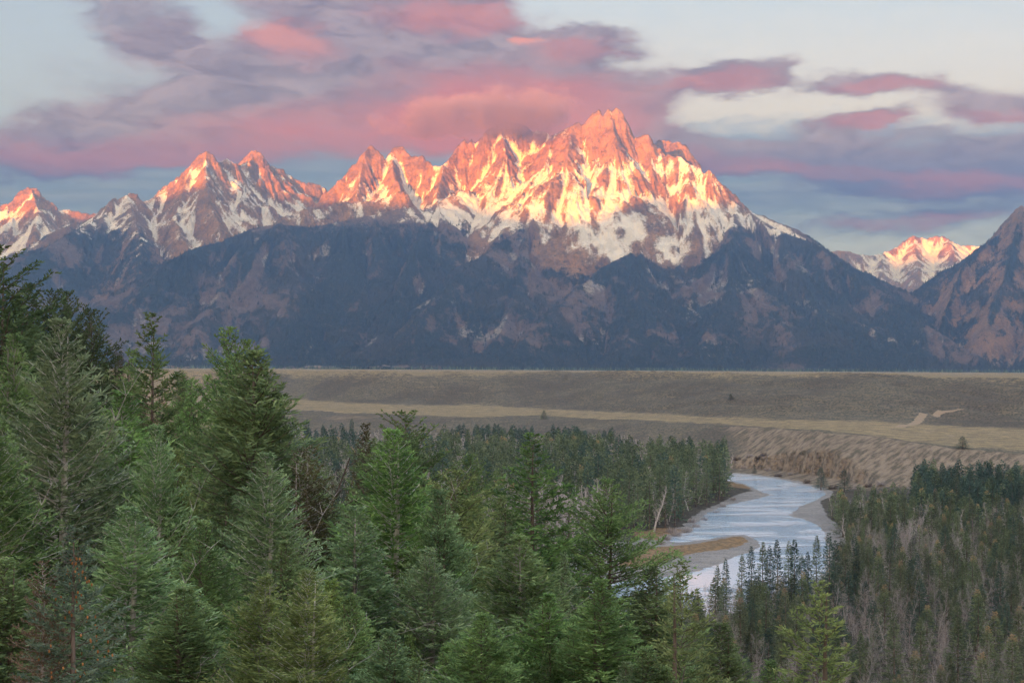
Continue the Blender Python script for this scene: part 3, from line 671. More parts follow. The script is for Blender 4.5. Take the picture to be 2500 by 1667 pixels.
def build_river():
    m, n = mat_new('river_water')
    pos = n.new('ShaderNodeNewGeometry').outputs['Position']
    big = n.noise(n.scale(pos, (0.020, 0.028, 1)), 1.0, 5, 0.6, 0.6)
    rip = n.noise(n.scale(pos, (0.35, 0.5, 1)), 1.0, 5, 0.65, 0.4); fine = n.noise(n.scale(pos, (1.6, 2.2, 1)), 1.0, 3, 0.6)
    sp = n.new('ShaderNodeSeparateXYZ', {0: pos})
    rough_zone = n.mr(big, 0.42, 0.58)
    h = n.m('ADD', n.m('MULTIPLY', rip, n.m('ADD', 0.06, n.m('MULTIPLY', rough_zone, 0.8))), n.m('MULTIPLY', fine, n.m('ADD', 0.012, n.m('MULTIPLY', rough_zone, 0.10))))
    bp = n.new('ShaderNodeBump', {'Strength': 1.0, 'Distance': 1.0, 'Height': h}).outputs[0]
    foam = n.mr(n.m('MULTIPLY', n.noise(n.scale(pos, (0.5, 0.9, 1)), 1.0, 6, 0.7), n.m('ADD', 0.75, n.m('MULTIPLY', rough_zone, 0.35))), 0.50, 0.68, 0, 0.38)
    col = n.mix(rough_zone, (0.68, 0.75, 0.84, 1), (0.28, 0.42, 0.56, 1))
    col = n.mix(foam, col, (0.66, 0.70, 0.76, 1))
    b = mat_end(n, col, 0.07, bp, 0.5)
    n.put(b.inputs['IOR'], 1.33)
    n.put(b.inputs['Specular IOR Level'], 0.9)
    xs = np.arange(-120, 420, 6.0); ys = np.arange(360, 1180, 6.0); X, Y = np.meshgrid(xs, ys)
    o = mesh_np('river_water', np.stack([X, Y, X * 0], -1).reshape(-1, 3), grid_faces(len(xs), len(ys)), m)
    tag(o, None, None, None, 'structure')
build_river()
# ------------------------------------------------------------------ trees
def foliage_mat(name, dark, light, tip, rough=0.85, tipmix=0.75):
    m, n = mat_new(name)
    A = n.new('ShaderNodeAttribute', attribute_name='var').outputs['Fac']
    oi = n.new('ShaderNodeObjectInfo').outputs['Random']
    pos = n.new('ShaderNodeNewGeometry').outputs['Position']
    cl = n.noise(pos, 0.5, 3, 0.6)
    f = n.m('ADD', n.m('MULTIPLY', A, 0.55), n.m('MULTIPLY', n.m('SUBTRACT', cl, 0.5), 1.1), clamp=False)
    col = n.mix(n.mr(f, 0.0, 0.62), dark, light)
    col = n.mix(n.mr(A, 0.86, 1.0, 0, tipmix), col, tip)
    hs = n.new('ShaderNodeHueSaturation', {'Hue': n.m('ADD', 0.488, n.m('MULTIPLY', oi, 0.022)), 'Saturation': n.m('ADD', 0.88, n.m('MULTIPLY', oi, 0.2)), 'Value': n.m('ADD', 0.85, n.m('MULTIPLY', oi, 0.3)), 'Color': col}).outputs[0]
    df = n.new('ShaderNodeBsdfPrincipled', {'Base Color': hs, 'Roughness': rough, 'Specular IOR Level': 0.15}).outputs[0]
    tr = n.new('ShaderNodeBsdfTranslucent', {'Color': hs}).outputs[0]
    mx = n.new('ShaderNodeMixShader', {0: 0.35, 1: df, 2: tr}).outputs[0]
    o = n.new('ShaderNodeOutputMaterial'); n.l.new(mx, o.inputs[0])
    return m
def wood_mat(name, a, b, sc_=2.0):
    m, n = mat_new(name)
    pos = n.new('ShaderNodeNewGeometry').outputs['Position']
    t = n.noise(n.scale(pos, (1, 1, 0.25)), sc_, 5, 0.65)
    bp = n.new('ShaderNodeBump', {'Strength': 0.6, 'Distance': 0.05, 'Height': t}).outputs[0]
    mat_end(n, n.mix(n.mr(t, 0.35, 0.65), a, b), 0.9, bp, 0.1)
    return m
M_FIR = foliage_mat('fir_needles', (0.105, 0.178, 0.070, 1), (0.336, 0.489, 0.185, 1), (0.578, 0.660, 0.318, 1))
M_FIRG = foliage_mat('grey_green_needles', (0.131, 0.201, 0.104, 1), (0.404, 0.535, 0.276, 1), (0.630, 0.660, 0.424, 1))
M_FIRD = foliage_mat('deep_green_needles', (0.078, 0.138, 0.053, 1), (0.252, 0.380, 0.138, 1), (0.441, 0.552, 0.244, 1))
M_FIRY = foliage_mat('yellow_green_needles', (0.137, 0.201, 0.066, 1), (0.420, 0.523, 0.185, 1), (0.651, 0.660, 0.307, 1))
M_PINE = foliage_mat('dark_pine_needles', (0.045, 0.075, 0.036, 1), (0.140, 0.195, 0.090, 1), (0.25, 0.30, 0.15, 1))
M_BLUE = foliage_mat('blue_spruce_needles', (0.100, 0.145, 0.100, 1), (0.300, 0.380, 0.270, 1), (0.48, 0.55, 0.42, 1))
M_RUST = foliage_mat('rusty_dead_needles', (0.14, 0.105, 0.070, 1), (0.36, 0.255, 0.17, 1), (0.52, 0.38, 0.28, 1))
M_BROWN = foliage_mat('brown_green_needles', (0.077, 0.077, 0.038, 1), (0.243, 0.224, 0.109, 1), (0.384, 0.320, 0.166, 1))
M_SPR = foliage_mat('spruce_needles', (0.086, 0.110, 0.064, 1), (0.262, 0.308, 0.176, 1), (0.44, 0.38, 0.23, 1))
M_SPRB = foliage_mat('dark_spruce_needles', (0.052, 0.084, 0.065, 1), (0.145, 0.210, 0.152, 1), (0.240, 0.288, 0.189, 1))
M_SPRO = foliage_mat('cone_laden_spruce_needles', (0.100, 0.120, 0.066, 1), (0.270, 0.320, 0.180, 1), (0.44, 0.28, 0.17, 1), tipmix=0.85)
M_BARK = wood_mat('brown_bark', (0.10, 0.075, 0.062, 1), (0.22, 0.175, 0.15, 1))
M_BARKP = wood_mat('pale_bark', (0.24, 0.215, 0.20, 1), (0.46, 0.43, 0.41, 1))
M_DEAD = wood_mat('weathered_dead_wood', (0.28, 0.25, 0.235, 1), (0.50, 0.47, 0.45, 1))
M_TWIG = wood_mat('bare_twigs', (0.27, 0.24, 0.23, 1), (0.46, 0.425, 0.41, 1))
M_SNAG = wood_mat('dark_bare_twigs', (0.075, 0.058, 0.050, 1), (0.17, 0.14, 0.12, 1))
M_TWIGF = wood_mat('pale_bare_twigs', (0.36, 0.33, 0.32, 1), (0.60, 0.56, 0.54, 1))
M_WHITE = wood_mat('pale_grey_bark', (0.38, 0.36, 0.34, 1), (0.68, 0.66, 0.63, 1))
M_CONE = wood_mat('orange_cones', (0.30, 0.13, 0.05, 1), (0.50, 0.25, 0.11, 1), 9.0)

def norm(v): return v / np.maximum(np.linalg.norm(v, axis=-1, keepdims=True), 1e-9)

def tubes(P0, P1, r0, r1, sides=3):
    """tapered prisms between point pairs"""
    d = norm(P1 - P0); ref = np.where(np.abs(d[:, 2:3]) > 0.9, np.array([[1.0, 0, 0]]), np.array([[0, 0, 1.0]]))
    u = norm(np.cross(d, ref)); v = np.cross(d, u); n = len(P0); k = np.arange(sides) * 2 * math.pi / sides
    ring = np.cos(k)[None, :, None] * u[:, None, :] + np.sin(k)[None, :, None] * v[:, None, :]
    r0 = np.broadcast_to(r0, (n,))[:, None, None]; r1 = np.broadcast_to(r1, (n,))[:, None, None]
    V = np.concatenate([P0[:, None, :] + ring * r0, P1[:, None, :] + ring * r1], 1).reshape(-1, 3)
    b = (np.arange(n) * 2 * sides)[:, None]; i = np.arange(sides); j = (i + 1) % sides
    F = np.stack([b + i, b + j, b + sides + j, b + sides + i], -1).reshape(-1, 4)
    return V, F

def trunk_mesh(H, r, rng, sides=8, lean=0.01, segs=14, twist=0.05):
    t = np.linspace(0, 1, segs); ox = np.cumsum(rng.randn(segs)) * twist * 0.3; oy = np.cumsum(rng.randn(segs)) * twist * 0.3
    ox -= ox[0]; oy -= oy[0]
    C = np.stack([ox + lean * H * t, oy, t * H - 0.6], -1); R = r * ((1 - t) ** 0.85) * (1 + 0.5 * np.exp(-t * 25)) + 0.012
    k = np.arange(sides) * 2 * math.pi / sides
    V = C[:, None, :] + R[:, None, None] * (1 + 0.08 * rng.randn(segs, sides, 1)) * np.stack([np.cos(k), np.sin(k), k * 0], -1)[None]
    i = np.arange(segs * sides).reshape(segs, sides); j = np.roll(i, -1, 1)
    F = np.stack([i[:-1], j[:-1], j[1:], i[1:]], -1).reshape(-1, 4)
    return V.reshape(-1, 3), F, C

PROF = {'cone': lambda t: t ** 0.86 * 1.08, 'sharp': lambda t: t ** 0.95, 'broad': lambda t: np.minimum(1, 1.12 * t ** 0.62) * (1 - 0.12 * sstep(t, .8, 1)), 'narrow': lambda t: np.minimum(1, (t / 0.35) ** 0.75),
        'round': lambda t: np.minimum(1, np.sqrt(np.clip(1 - (1 - np.minimum(t / 0.42, 1)) ** 2, 0, 1))) * (1 - 0.3 * sstep(t, .7, 1)), 'spire': lambda t: 0.10 + 0.9 * t ** 1.1}

def conifer(H, R, seed, nbr=200, prof='cone', bare=0.08, up=(0.75, -0.18), step=0.20, twl=0.30, bl=0.26, bw=0.055, nb=5, lumps=0.25, droop=0.10, gap=False):
    """branches round a trunk; twigs along the branches; flat sprays of needles along the twigs.
       returns wood (V, F), needles (V, F, var)"""
    rng = np.random.RandomState(seed)
    z = bare + (1 - bare) * (np.arange(nbr) + rng.rand(nbr)) / nbr
    z = np.clip(z, 0, 0.992); t = 1 - (z - bare) / (1 - bare)
    az = np.arange(nbr) * 2.39996 + rng.randn(nbr) * 0.35
    lump = 1 + lumps * np.sin(az * 2 + z * 9 + seed) * np.sin(z * 23 + seed * 1.7) + lumps * 0.8 * (rng.rand(nbr) - 0.6)
    L = R * PROF[prof](t) * np.clip(lump, 0.35, 1.5) + 0.25
    pitch = up[1] + (up[0] - up[1]) * (1 - t) ** 1.6 + rng.randn(nbr) * 0.10
    hd = np.stack([np.cos(az), np.sin(az), az * 0], -1)
    base = np.stack([0 * az, 0 * az, z * H], -1) + hd * 0.05
    if gap:
        da = np.abs((az + math.pi / 2 + math.pi) % (2 * math.pi) - math.pi)
        L = L * (1 - 0.8 * np.exp(-(da / 0.6) ** 2) * sstep(z, 0.35, 0.5) * (1 - sstep(z, 0.78, 0.9)))
    L = np.minimum(L, np.maximum(H - z * H, 0) / np.maximum(np.sin(np.maximum(pitch, 0.05)) + 0.08, 0.1) * 0.95 + 0.06)
    curve_ = droop * (0.3 + t) + 0.03 * rng.randn(nbr)
    def pt(b, s):      # point and tangent on branch b at s in 0..1
        l = L[b][:, None]; s_ = s[:, None]
        p = base[b] + hd[b] * l * s_ * np.cos(pitch[b])[:, None]
        zz = L[b] * (np.sin(pitch[b]) * s - curve_[b] * s * (1 - s) * 1.6 + 0.10 * s ** 3)
        p = p + np.stack([zz * 0, zz * 0, zz], -1)
        tz = np.sin(pitch[b]) - curve_[b] * (1 - 2 * s) * 1.6 + 0.3 * s * s
        tg = norm(hd[b] * np.cos(pitch[b])[:, None] + np.stack([tz * 0, tz * 0, tz], -1))
        return p, tg
    # wood
    bi = np.repeat(np.arange(nbr), 3); ss = np.tile([0, 0.34, 0.67], nbr)
    pa, _ = pt(bi, ss); pb, _ = pt(bi, ss + 0.333)
    r0 = (0.012 + 0.011 * L[bi]) * (1 - ss * 0.8); WV, WF = tubes(pa, pb, r0, r0 * 0.7)
    # twigs
    ntw = np.maximum((L / step).astype(int), 3) * 2
    b = np.repeat(np.arange(nbr), ntw); k = np.concatenate([np.arange(q) for q in ntw])
    s = 0.10 + 0.90 * ((k // 2 + rng.rand(len(k))) / (ntw[b] / 2)); s = np.minimum(s, 1.0)
    p, tg = pt(b, s)
    side = norm(np.cross(tg, np.array([[0, 0, 1.0]]))) * np.where(k % 2, 1, -1)[:, None]
    ang = 0.75 + 0.35 * rng.rand(len(k))[:, None]
    td = norm(tg * np.cos(ang) + side * np.sin(ang) + np.array([[0, 0, 1.0]]) * (0.10 + 0.28 * rng.randn(len(k)))[:, None])
    tl = np.minimum(twl * L[b] * (1.25 - 0.75 * s), 5.0 * bl) * (0.7 + 0.6 * rng.rand(len(k))) + bl * 0.6
    ft = np.clip((1 - z[b]) * H / (0.13 * H), 0.25, 1.0); tl = tl * ft
    # needle sprays
    q = np.repeat(np.arange(len(k)), nb); j = np.tile(np.arange(nb), len(k))
    f = (j + rng.rand(len(q))) / nb
    o = p[q] + td[q] * (tl[q] * f * 0.85)[:, None]
    n2 = norm(np.cross(td[q], np.array([[0, 0, 1.0]]) + 0.5 * rng.randn(len(q), 3)))
    dv = norm(td[q] + n2 * (np.where(j % 2, 1, -1) * (0.55 + 0.3 * rng.rand(len(q))) * (j < nb - 1))[:, None] + 0.22 * rng.randn(len(q), 3) + np.array([[0, 0, 0.12]]))
    fq = (0.35 + 0.65 * ft[q])[:, None]
    l = bl * fq * (0.7 + 0.6 * rng.rand(len(q)))[:, None]; w = bw * (0.5 + 0.5 * fq) * (0.75 + 0.5 * rng.rand(len(q)))[:, None]
    sd = norm(np.cross(dv, rng.randn(len(q), 3) + np.array([[0, 0, 1.2]])))
    V = np.stack([o, o + dv * l * 0.45 + sd * w, o + dv * l, o + dv * l * 0.45 - sd * w], 1).reshape(-1, 3)
    F = np.arange(len(q) * 4).reshape(-1, 4)
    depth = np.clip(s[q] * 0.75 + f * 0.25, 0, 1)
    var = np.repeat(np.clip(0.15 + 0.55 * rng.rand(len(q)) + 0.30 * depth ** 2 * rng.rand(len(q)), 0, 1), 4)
    return (WV, WF), (V, F, var)

def bare_tree(H, R, seed, n1=26, n2=7, n3=5, r0=0.16, upw=0.9, sides=3, start=0.3):
    """a leafless broadleaf tree: trunk, limbs, branches, twigs as tapered sticks"""
    rng = np.random.RandomState(seed)
    segs = [[], [], [], []]
    def add(a, b, ra, rb): segs[0].append(a); segs[1].append(b); segs[2].append(ra); segs[3].append(rb)
    def path(p, d, L, r, n, up):
        pts = [p]
        for i in range(n):
            d = d + 0.16 * rng.randn(3) + np.array([0, 0, up]); d = d / np.linalg.norm(d)
            q = p + d * L / n; add(p, q, r * (1 - i / n * 0.75), r * (1 - (i + 1) / n * 0.75)); p = q; pts.append(p)
        return np.array(pts)
    tr = path(np.zeros(3) - [0, 0, .4], np.array([0.03 * rng.randn(), 0.03 * rng.randn(), 1.0]), H * 0.96, r0, 9, 0.25)
    def along(pts, s): x = s * (len(pts) - 1); i = min(int(x), len(pts) - 2); return pts[i] + (pts[i + 1] - pts[i]) * (x - i)
    for i in range(n1):
        s = start + (0.97 - start) * (i + rng.rand()) / n1; az = i * 2.4 + rng.randn() * .4
        L = R * (1.15 - 0.75 * (s - start) / (1 - start)) * (0.6 + 0.6 * rng.rand()); e = 0.45 + 0.5 * rng.rand() * upw
        d = np.array([math.cos(az) * math.cos(e), math.sin(az) * math.cos(e), math.sin(e)])
        b1 = path(along(tr, s), d, L, r0 * 0.36 * (1.15 - s), 4, 0.10 * upw)
        for j in range(n2):
            s2 = 0.2 + 0.8 * (j + rng.rand()) / n2; d2 = d + 0.75 * rng.randn(3) + [0, 0, 0.2]; d2 /= np.linalg.norm(d2)
            b2 = path(along(b1, s2), d2, L * 0.42 * (1.2 - s2), r0 * 0.13, 2, 0.08)
            for k in range(n3):
                d3 = d2 + 0.8 * rng.randn(3); d3 /= np.linalg.norm(d3)
                p = along(b2, rng.rand()); add(p, p + d3 * L * 0.2 * (0.5 + rng.rand()), r0 * 0.06, r0 * 0.02)
    return tubes(np.array(segs[0]), np.array(segs[1]), np.array(segs[2]), np.array(segs[3]), sides)

def dead_branch(H, R, seed, n=1, zr=(0.3, 0.75)):
    rng = np.random.RandomState(seed); A, B, ra, rb = [], [], [], []
    for i in range(n):
        z = H * (zr[0] + (zr[1] - zr[0]) * rng.rand()); az = rng.rand() * 6.28; L = R * (0.75 + 0.5 * rng.rand()); e = 0.35 + 0.7 * rng.rand()
        p = np.array([0, 0, z]); d = np.array([math.cos(az) * math.cos(e), math.sin(az) * math.cos(e), math.sin(e)])
        for k in range(6):
            d = d + 0.07 * rng.randn(3) + [0, 0, 0.05]; d /= np.linalg.norm(d); q = p + d * L / 5
            A.append(p); B.append(q); ra.append(0.030 * (1 - k / 7)); rb.append(0.030 * (1 - (k + 1) / 7)); 
            if k > 1:
                for _ in range(2):
                    d2 = d + 0.7 * rng.randn(3); d2 /= np.linalg.norm(d2); A.append(q); B.append(q + d2 * L * 0.13); ra.append(0.010); rb.append(0.004)
            p = q
    return tubes(np.array(A), np.array(B), np.array(ra), np.array(rb), 4)

def gz(x, y): return float(ground_z(np.array([x]), np.array([y]))[0])

# ---- kinds of foreground tree, each built once at 20 m
NEAR = {}
def near_kind(key, H, R, seed, trunk_r=0.24, wood=M_BARKP, **kw):
    (WV, WF), (V, F, var) = conifer(H, R, seed, **kw)
    TV, TF, _ = trunk_mesh(H, trunk_r, np.random.RandomState(seed + 5), 9)
    mk = lambda nm, v, f, at_=None, sm=True: mesh_np(nm, v, f, None, at_, sm)
    tr = mk('trunk', TV, TF)
    cr = mesh_np('crown', np.concatenate([V, WV]), np.concatenate([F, WF + len(V)]), None, {'var': np.concatenate([var, np.full(len(WV), .5)])}, False, None, None, np.concatenate([np.zeros(len(F)), np.ones(len(WF))]))
    de = [mk('dead_branch', *dead_branch(H, R * 0.95, seed * 13 + q)) for q in range(7)]
    NEAR[key] = (H, R, [tr.data, cr.data, [o.data for o in de]])
    for o in [tr, cr] + de: bpy.data.objects.remove(o)
near_kind('feather', 28, 5.0, 1, nbr=430, prof='cone', up=(0.95, 0.10), droop=0.16, step=0.25, bl=0.30, bw=0.036, nb=6, lumps=0.30)
near_kind('feather2', 28, 5.6, 2, nbr=430, prof='cone', up=(0.95, 0.20), droop=0.14, step=0.26, bl=0.31, bw=0.037, nb=6, lumps=0.36)
near_kind('feather3', 28, 5.3, 21, nbr=400, prof='cone', up=(1.05, 0.30), droop=0.10, step=0.25, bl=0.28, bw=0.036, nb=6, lumps=0.55)
near_kind('dense', 28, 4.3, 3, nbr=440, prof='cone', up=(0.8, 0.0), droop=0.12, step=0.22, bl=0.25, bw=0.038, nb=6, lumps=0.34)
near_kind('dense2', 28, 4.6, 23, nbr=420, prof='cone', up=(0.8, 0.15), droop=0.10, step=0.23, bl=0.24, bw=0.038, nb=6, lumps=0.6)
near_kind('round', 28, 5.2, 4, nbr=300, prof='broad', up=(0.7, 0.0), droop=0.08, step=0.21, bl=0.26, bw=0.042, nb=6, lumps=0.6, bare=0.14)
near_kind('round2', 28, 4.6, 5, nbr=220, prof='broad', up=(0.7, 0.0), droop=0.10, step=0.20, bl=0.27, bw=0.044, nb=6, lumps=0.8, bare=0.2)
near_kind('tall', 28, 3.9, 6, nbr=230, prof='cone', up=(0.75, -0.05), droop=0.20, step=0.19, bl=0.27, bw=0.042, nb=6, lumps=0.7)
near_kind('gap', 28, 5.0, 11, trunk_r=0.27, nbr=400, prof='cone', up=(0.95, 0.10), droop=0.16, step=0.25, bl=0.30, bw=0.036, nb=6, lumps=0.30, gap=True)
near_kind('narrow', 20, 1.5, 7, nbr=240, prof='narrow', up=(0.5, -0.25), droop=0.05, step=0.16, bl=0.16, bw=0.036, nb=5, lumps=0.45)
near_kind('sparse', 20, 4.2, 8, nbr=105, prof='sharp', up=(0.9, 0.15), droop=0.10, step=0.20, bl=0.26, bw=0.034, nb=6, lumps=0.45)
near_kind('blue', 20, 4.0, 9, nbr=150, prof='sharp', up=(0.8, -0.12), droop=0.18, step=0.17, bl=0.22, bw=0.036, nb=7, lumps=0.35)

def near_tree(name, label, px, py, Y, key, mat, wr=1.0, wood=None, dead=False, rot=None, group=None, cat='tree', lean=0.0):
    x, y, ztop = at(px, py, Y); zb = gz(x, y); h = ztop - zb
    if h < 3: h = 3.0
    H, R, (tr, cr, de) = NEAR[key]
    e = bpy.data.objects.new(name, None); sc.collection.objects.link(e)
    e.location = (x, y, zb - 0.15)
    rng = random.Random(px * 31 + py)
    e.rotation_euler = (lean, 0, rng.random() * 6.28 if rot is None else rot)
    s = h / H; e.scale = (s ** 0.6 * wr, s ** 0.6 * wr, s)
    tag(e, label, cat, group)
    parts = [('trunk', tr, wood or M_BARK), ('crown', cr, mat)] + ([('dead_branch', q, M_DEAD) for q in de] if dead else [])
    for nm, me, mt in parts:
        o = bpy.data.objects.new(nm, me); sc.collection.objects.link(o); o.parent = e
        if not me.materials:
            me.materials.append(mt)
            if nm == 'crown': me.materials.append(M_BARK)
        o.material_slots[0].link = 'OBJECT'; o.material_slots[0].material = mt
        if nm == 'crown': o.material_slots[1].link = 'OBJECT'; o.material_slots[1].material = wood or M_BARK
    return e
# ------------------------------------------------------------------ the trees on the slope below the overlook, one by one
T = near_tree
G, GG, D_, Y_ = M_FIR, M_FIRG, M_FIRD, M_FIRY
rows = [
 # name, label, px, py, distance, kind, needles, width, trunk, dead branches
 ('fir_tree', 'tall dark fir cut by the left frame edge, its top above the mountain foot', -6, 596, 80, 'round2', M_PINE, 1.31, None, 0),
 ('fir_tree', 'grey-green fir with a bare white trunk in front of the dark pines', 150, 772, 56, 'gap', GG, 1.39, M_WHITE, 1),
 ('fir_tree', 'feathery fir at the left edge below the tall dark fir', 34, 812, 66, 'feather3', G, 1.24, M_BARKP, 0),
 ('fir_tree', 'tall green spire fir standing against the blue mountain foot, right of the sandy scar', 370, 760, 100, 'tall', D_, 1.31, None, 0),
 ('fir_tree', 'shorter fir just left of the tall green spire fir', 323, 848, 104, 'tall', G, 1.08, None, 0),
 ('fir_tree', 'roundish dark fir behind, between the two tallest trees of the left half', 446, 902, 170, 'round', D_, 0.69, None, 0),
 ('fir_tree', 'bushy fir behind the big cone-shaped fir, left of it', 470, 925, 125, 'round', G, 1.02, None, 0),
 ('fir_tree', 'ragged open-crowned fir rising left behind the big cone-shaped fir', 562, 796, 104, 'round2', G, 1.08, None, 0),
 ('fir_tree', 'small leafy top leaning out behind the shoulder of the ragged fir', 600, 826, 100, 'round2', D_, 0.70, None, 0),
 ('fir_tree', 'biggest cone-shaped fir in the left half, its top against the sage plain', 622, 852, 76, 'feather2', G, 1.77, None, 0),
 ('fir_tree', 'dense fir at the right shoulder of the biggest cone-shaped fir', 672, 1000, 84, 'dense2', G, 1.32, None, 0),
 ('fir_tree', 'pale grey-green fir with a grey trunk in front of the biggest cone-shaped fir', 652, 1096, 52, 'gap', GG, 1.27, M_WHITE, 1),
 ('fir_tree', 'broad fir with fine dead branches just below the sandy scar', 296, 950, 62, 'feather3', G, 1.60, M_BARKP, 1),
 ('fir_tree', 'pale thin-topped fir between the broad fir and the biggest cone-shaped fir', 383, 1030, 54, 'gap', GG, 1.00, M_WHITE, 1),
 ('fir_tree', 'yellowish-tipped young fir right of the pale thin-topped fir', 432, 1092, 55, 'feather', Y_, 0.85, None, 0),
 ('fir_tree', 'fir with a straight grey trunk low in the left third of the photo', 315, 1226, 44, 'gap', GG, 1.55, M_WHITE, 1),
 ('fir_tree', 'fir in the left mass, below the white-trunked fir', 70, 1130, 58, 'feather2', G, 1.52, M_BARKP, 1),
 ('fir_tree', 'fir on the left frame edge at mid height of the forest', -20, 1010, 52, 'gap', G, 1.39, M_WHITE, 1),
 ('fir_tree', 'dark fir in the lower left corner', 8, 1350, 42, 'dense', G, 1.66, None, 0),
 ('fir_tree', 'small fir tip right of the low grey-trunked fir', 500, 1262, 48, 'dense2', G, 1.17, None, 1),
 ('fir_tree', 'bushy yellow-green fir at the foot of the pale grey-green fir', 646, 1392, 38, 'feather3', Y_, 1.17, M_BARKP, 0),
 ('fir_tree', 'dark fir filling the gap left of the bushy yellow-green fir', 598, 1445, 44, 'dense', D_, 1.24, None, 0),
 ('fir_tree', 'yellow-green fir with several white stems low in the photo', 752, 1378, 36, 'feather', Y_, 1.1, M_WHITE, 1),
 ('fir_tree', 'fir behind the yellow-green fir with white stems', 700, 1310, 50, 'dense2', G, 1.24, None, 0),
 ('fir_tree', 'ragged dark fir behind the grey-green pointed fir, below the river cliff', 893, 1030, 118, 'tall', M_BROWN, 1.02, None, 0),
 ('fir_tree', 'bright green dome-topped fir near the middle, against the grey slope', 988, 1000, 100, 'round', D_, 1.27, None, 0),
 ('fir_tree', 'fir with visible grey trunk and long dead branches, in front of the dome-topped fir', 960, 1042, 68, 'gap', G, 1.52, M_WHITE, 1),
 ('fir_tree', 'grey-green pointed fir with a forked grey trunk below', 870, 1228, 56, 'dense', GG, 1.45, M_BARKP, 1),
 ('fir_tree', 'low round-topped fir right of the dome-topped fir', 1148, 1106, 112, 'round', D_, 1.08, None, 0),
 ('fir_tree', 'yellow-tipped broad fir in the middle of the forest', 1114, 1142, 78, 'round2', Y_, 1.31, None, 0),
 ('fir_tree', 'slim grey-green fir left of the yellow-tipped broad fir', 1072, 1190, 66, 'feather', GG, 1.15, None, 1),
 ('fir_tree', 'tall open fir standing alone above the others in the middle', 1302, 1052, 90, 'tall', D_, 1.65, None, 0),
 ('fir_tree', 'dense dark fir under the tall open fir, on its left', 1222, 1204, 84, 'dense2', G, 1.39, None, 0),
 ('fir_tree', 'broad dome-shaped fir with the river shining through its lower branches', 1482, 1164, 92, 'round', G, 1.25, None, 0),
 ('fir_tree', 'wide fir with two grey dead tips in the middle of the forest', 1266, 1300, 62, 'feather2', G, 1.60, M_BARKP, 1),
 ('fir_tree', 'fir left behind the broad dome-shaped fir', 1385, 1236, 98, 'round2', D_, 1.02, None, 0),
 ('fir_tree', 'blunt grey-green fir in front of the slim grey-green fir', 1045, 1330, 56, 'feather3', GG, 1.45, M_BARKP, 1),
 ('fir_tree', 'neat grey-green pointed fir in front of the broad dome-shaped fir', 1468, 1404, 52, 'dense', G, 1.45, None, 0),
 ('fir_tree', 'dark green fir on the river side of the neat pointed fir', 1590, 1375, 64, 'dense2', D_, 1.52, None, 0),
 ('fir_tree', 'young yellow-green fir with spread top twigs in front of the gravel bar', 1664, 1362, 46, 'sparse', Y_, 1.14, None, 0),
 ('fir_tree', 'rounded green fir right of the young fir with spread top twigs', 1762, 1512, 58, 'dense', D_, 1.45, None, 0),
 ('fir_tree', 'lone young fir with a thin leader in front of the right hand forest', 1999, 1405, 42, 'sparse', Y_, 1.27, None, 0),
 ('fir_tree', 'yellow-tipped young fir on the bottom edge left of the middle', 808, 1404, 44, 'feather', Y_, 0.96, None, 0),
 ('fir_tree', 'small pointed fir right of the yellow-tipped young fir on the bottom edge', 857, 1440, 40, 'feather', G, 1.11, None, 0),
 ('fir_tree', 'little grey-green fir on the bottom edge, third from the white-stemmed fir', 949, 1522, 38, 'feather', GG, 1.11, None, 0),
 ('fir_tree', 'fir low in the middle with its top under the wide fir', 1180, 1486, 46, 'feather2', G, 1.32, None, 1),
 ('fir_tree', 'fir at the bottom edge between the neat pointed fir and the wide fir', 1340, 1440, 56, 'feather3', G, 1.39, None, 0),
 ('fir_tree', 'small fir at the very bottom, under the blunt grey-green fir', 1020, 1600, 36, 'dense2', G, 1.11, None, 0),
 ('fir_tree', 'fir tip at the bottom edge under the dark green fir', 1580, 1570, 44, 'feather', G, 1.24, None, 0),
 ('fir_tree', 'fir tip at the bottom edge left of the lone young fir', 1880, 1600, 46, 'dense', G, 1.11, None, 0),
 ('fir_tree', 'fir shoulder between the fir with the grey trunk and the yellow-tipped fir', 1030, 1200, 74, 'feather2', G, 1.24, None, 0),
 ('fir_tree', 'fir behind the fir with a straight grey trunk, on its right', 400, 1180, 58, 'feather3', G, 1.45, None, 1),
 ('fir_tree', 'deep green fir in the dark gap right of the low grey-trunked fir', 560, 1190, 64, 'dense2', D_, 1.45, None, 0),
 ('fir_tree', 'fir between the white-trunked fir and the broad fir below the scar', 225, 1050, 60, 'gap', G, 1.32, M_WHITE, 1),
 ('fir_tree', 'fir at the bottom edge under the low grey-trunked fir', 450, 1420, 40, 'feather2', G, 1.45, None, 1),
 ('fir_tree', 'dark low fir under the ragged dark fir', 820, 1250, 96, 'dense', D_, 1.32, None, 0),
 ('fir_tree', 'dark fir in the shade behind the twin brown spires', 770, 1190, 104, 'dense2', D_, 1.24, None, 0),
]
for nm, lab, px, py, Y, key, mt, wr, wood, dead in rows:
    T(nm, lab, px, py, Y, key, mt, wr, wood, bool(dead), rot=(0.0 if key == 'gap' else None))
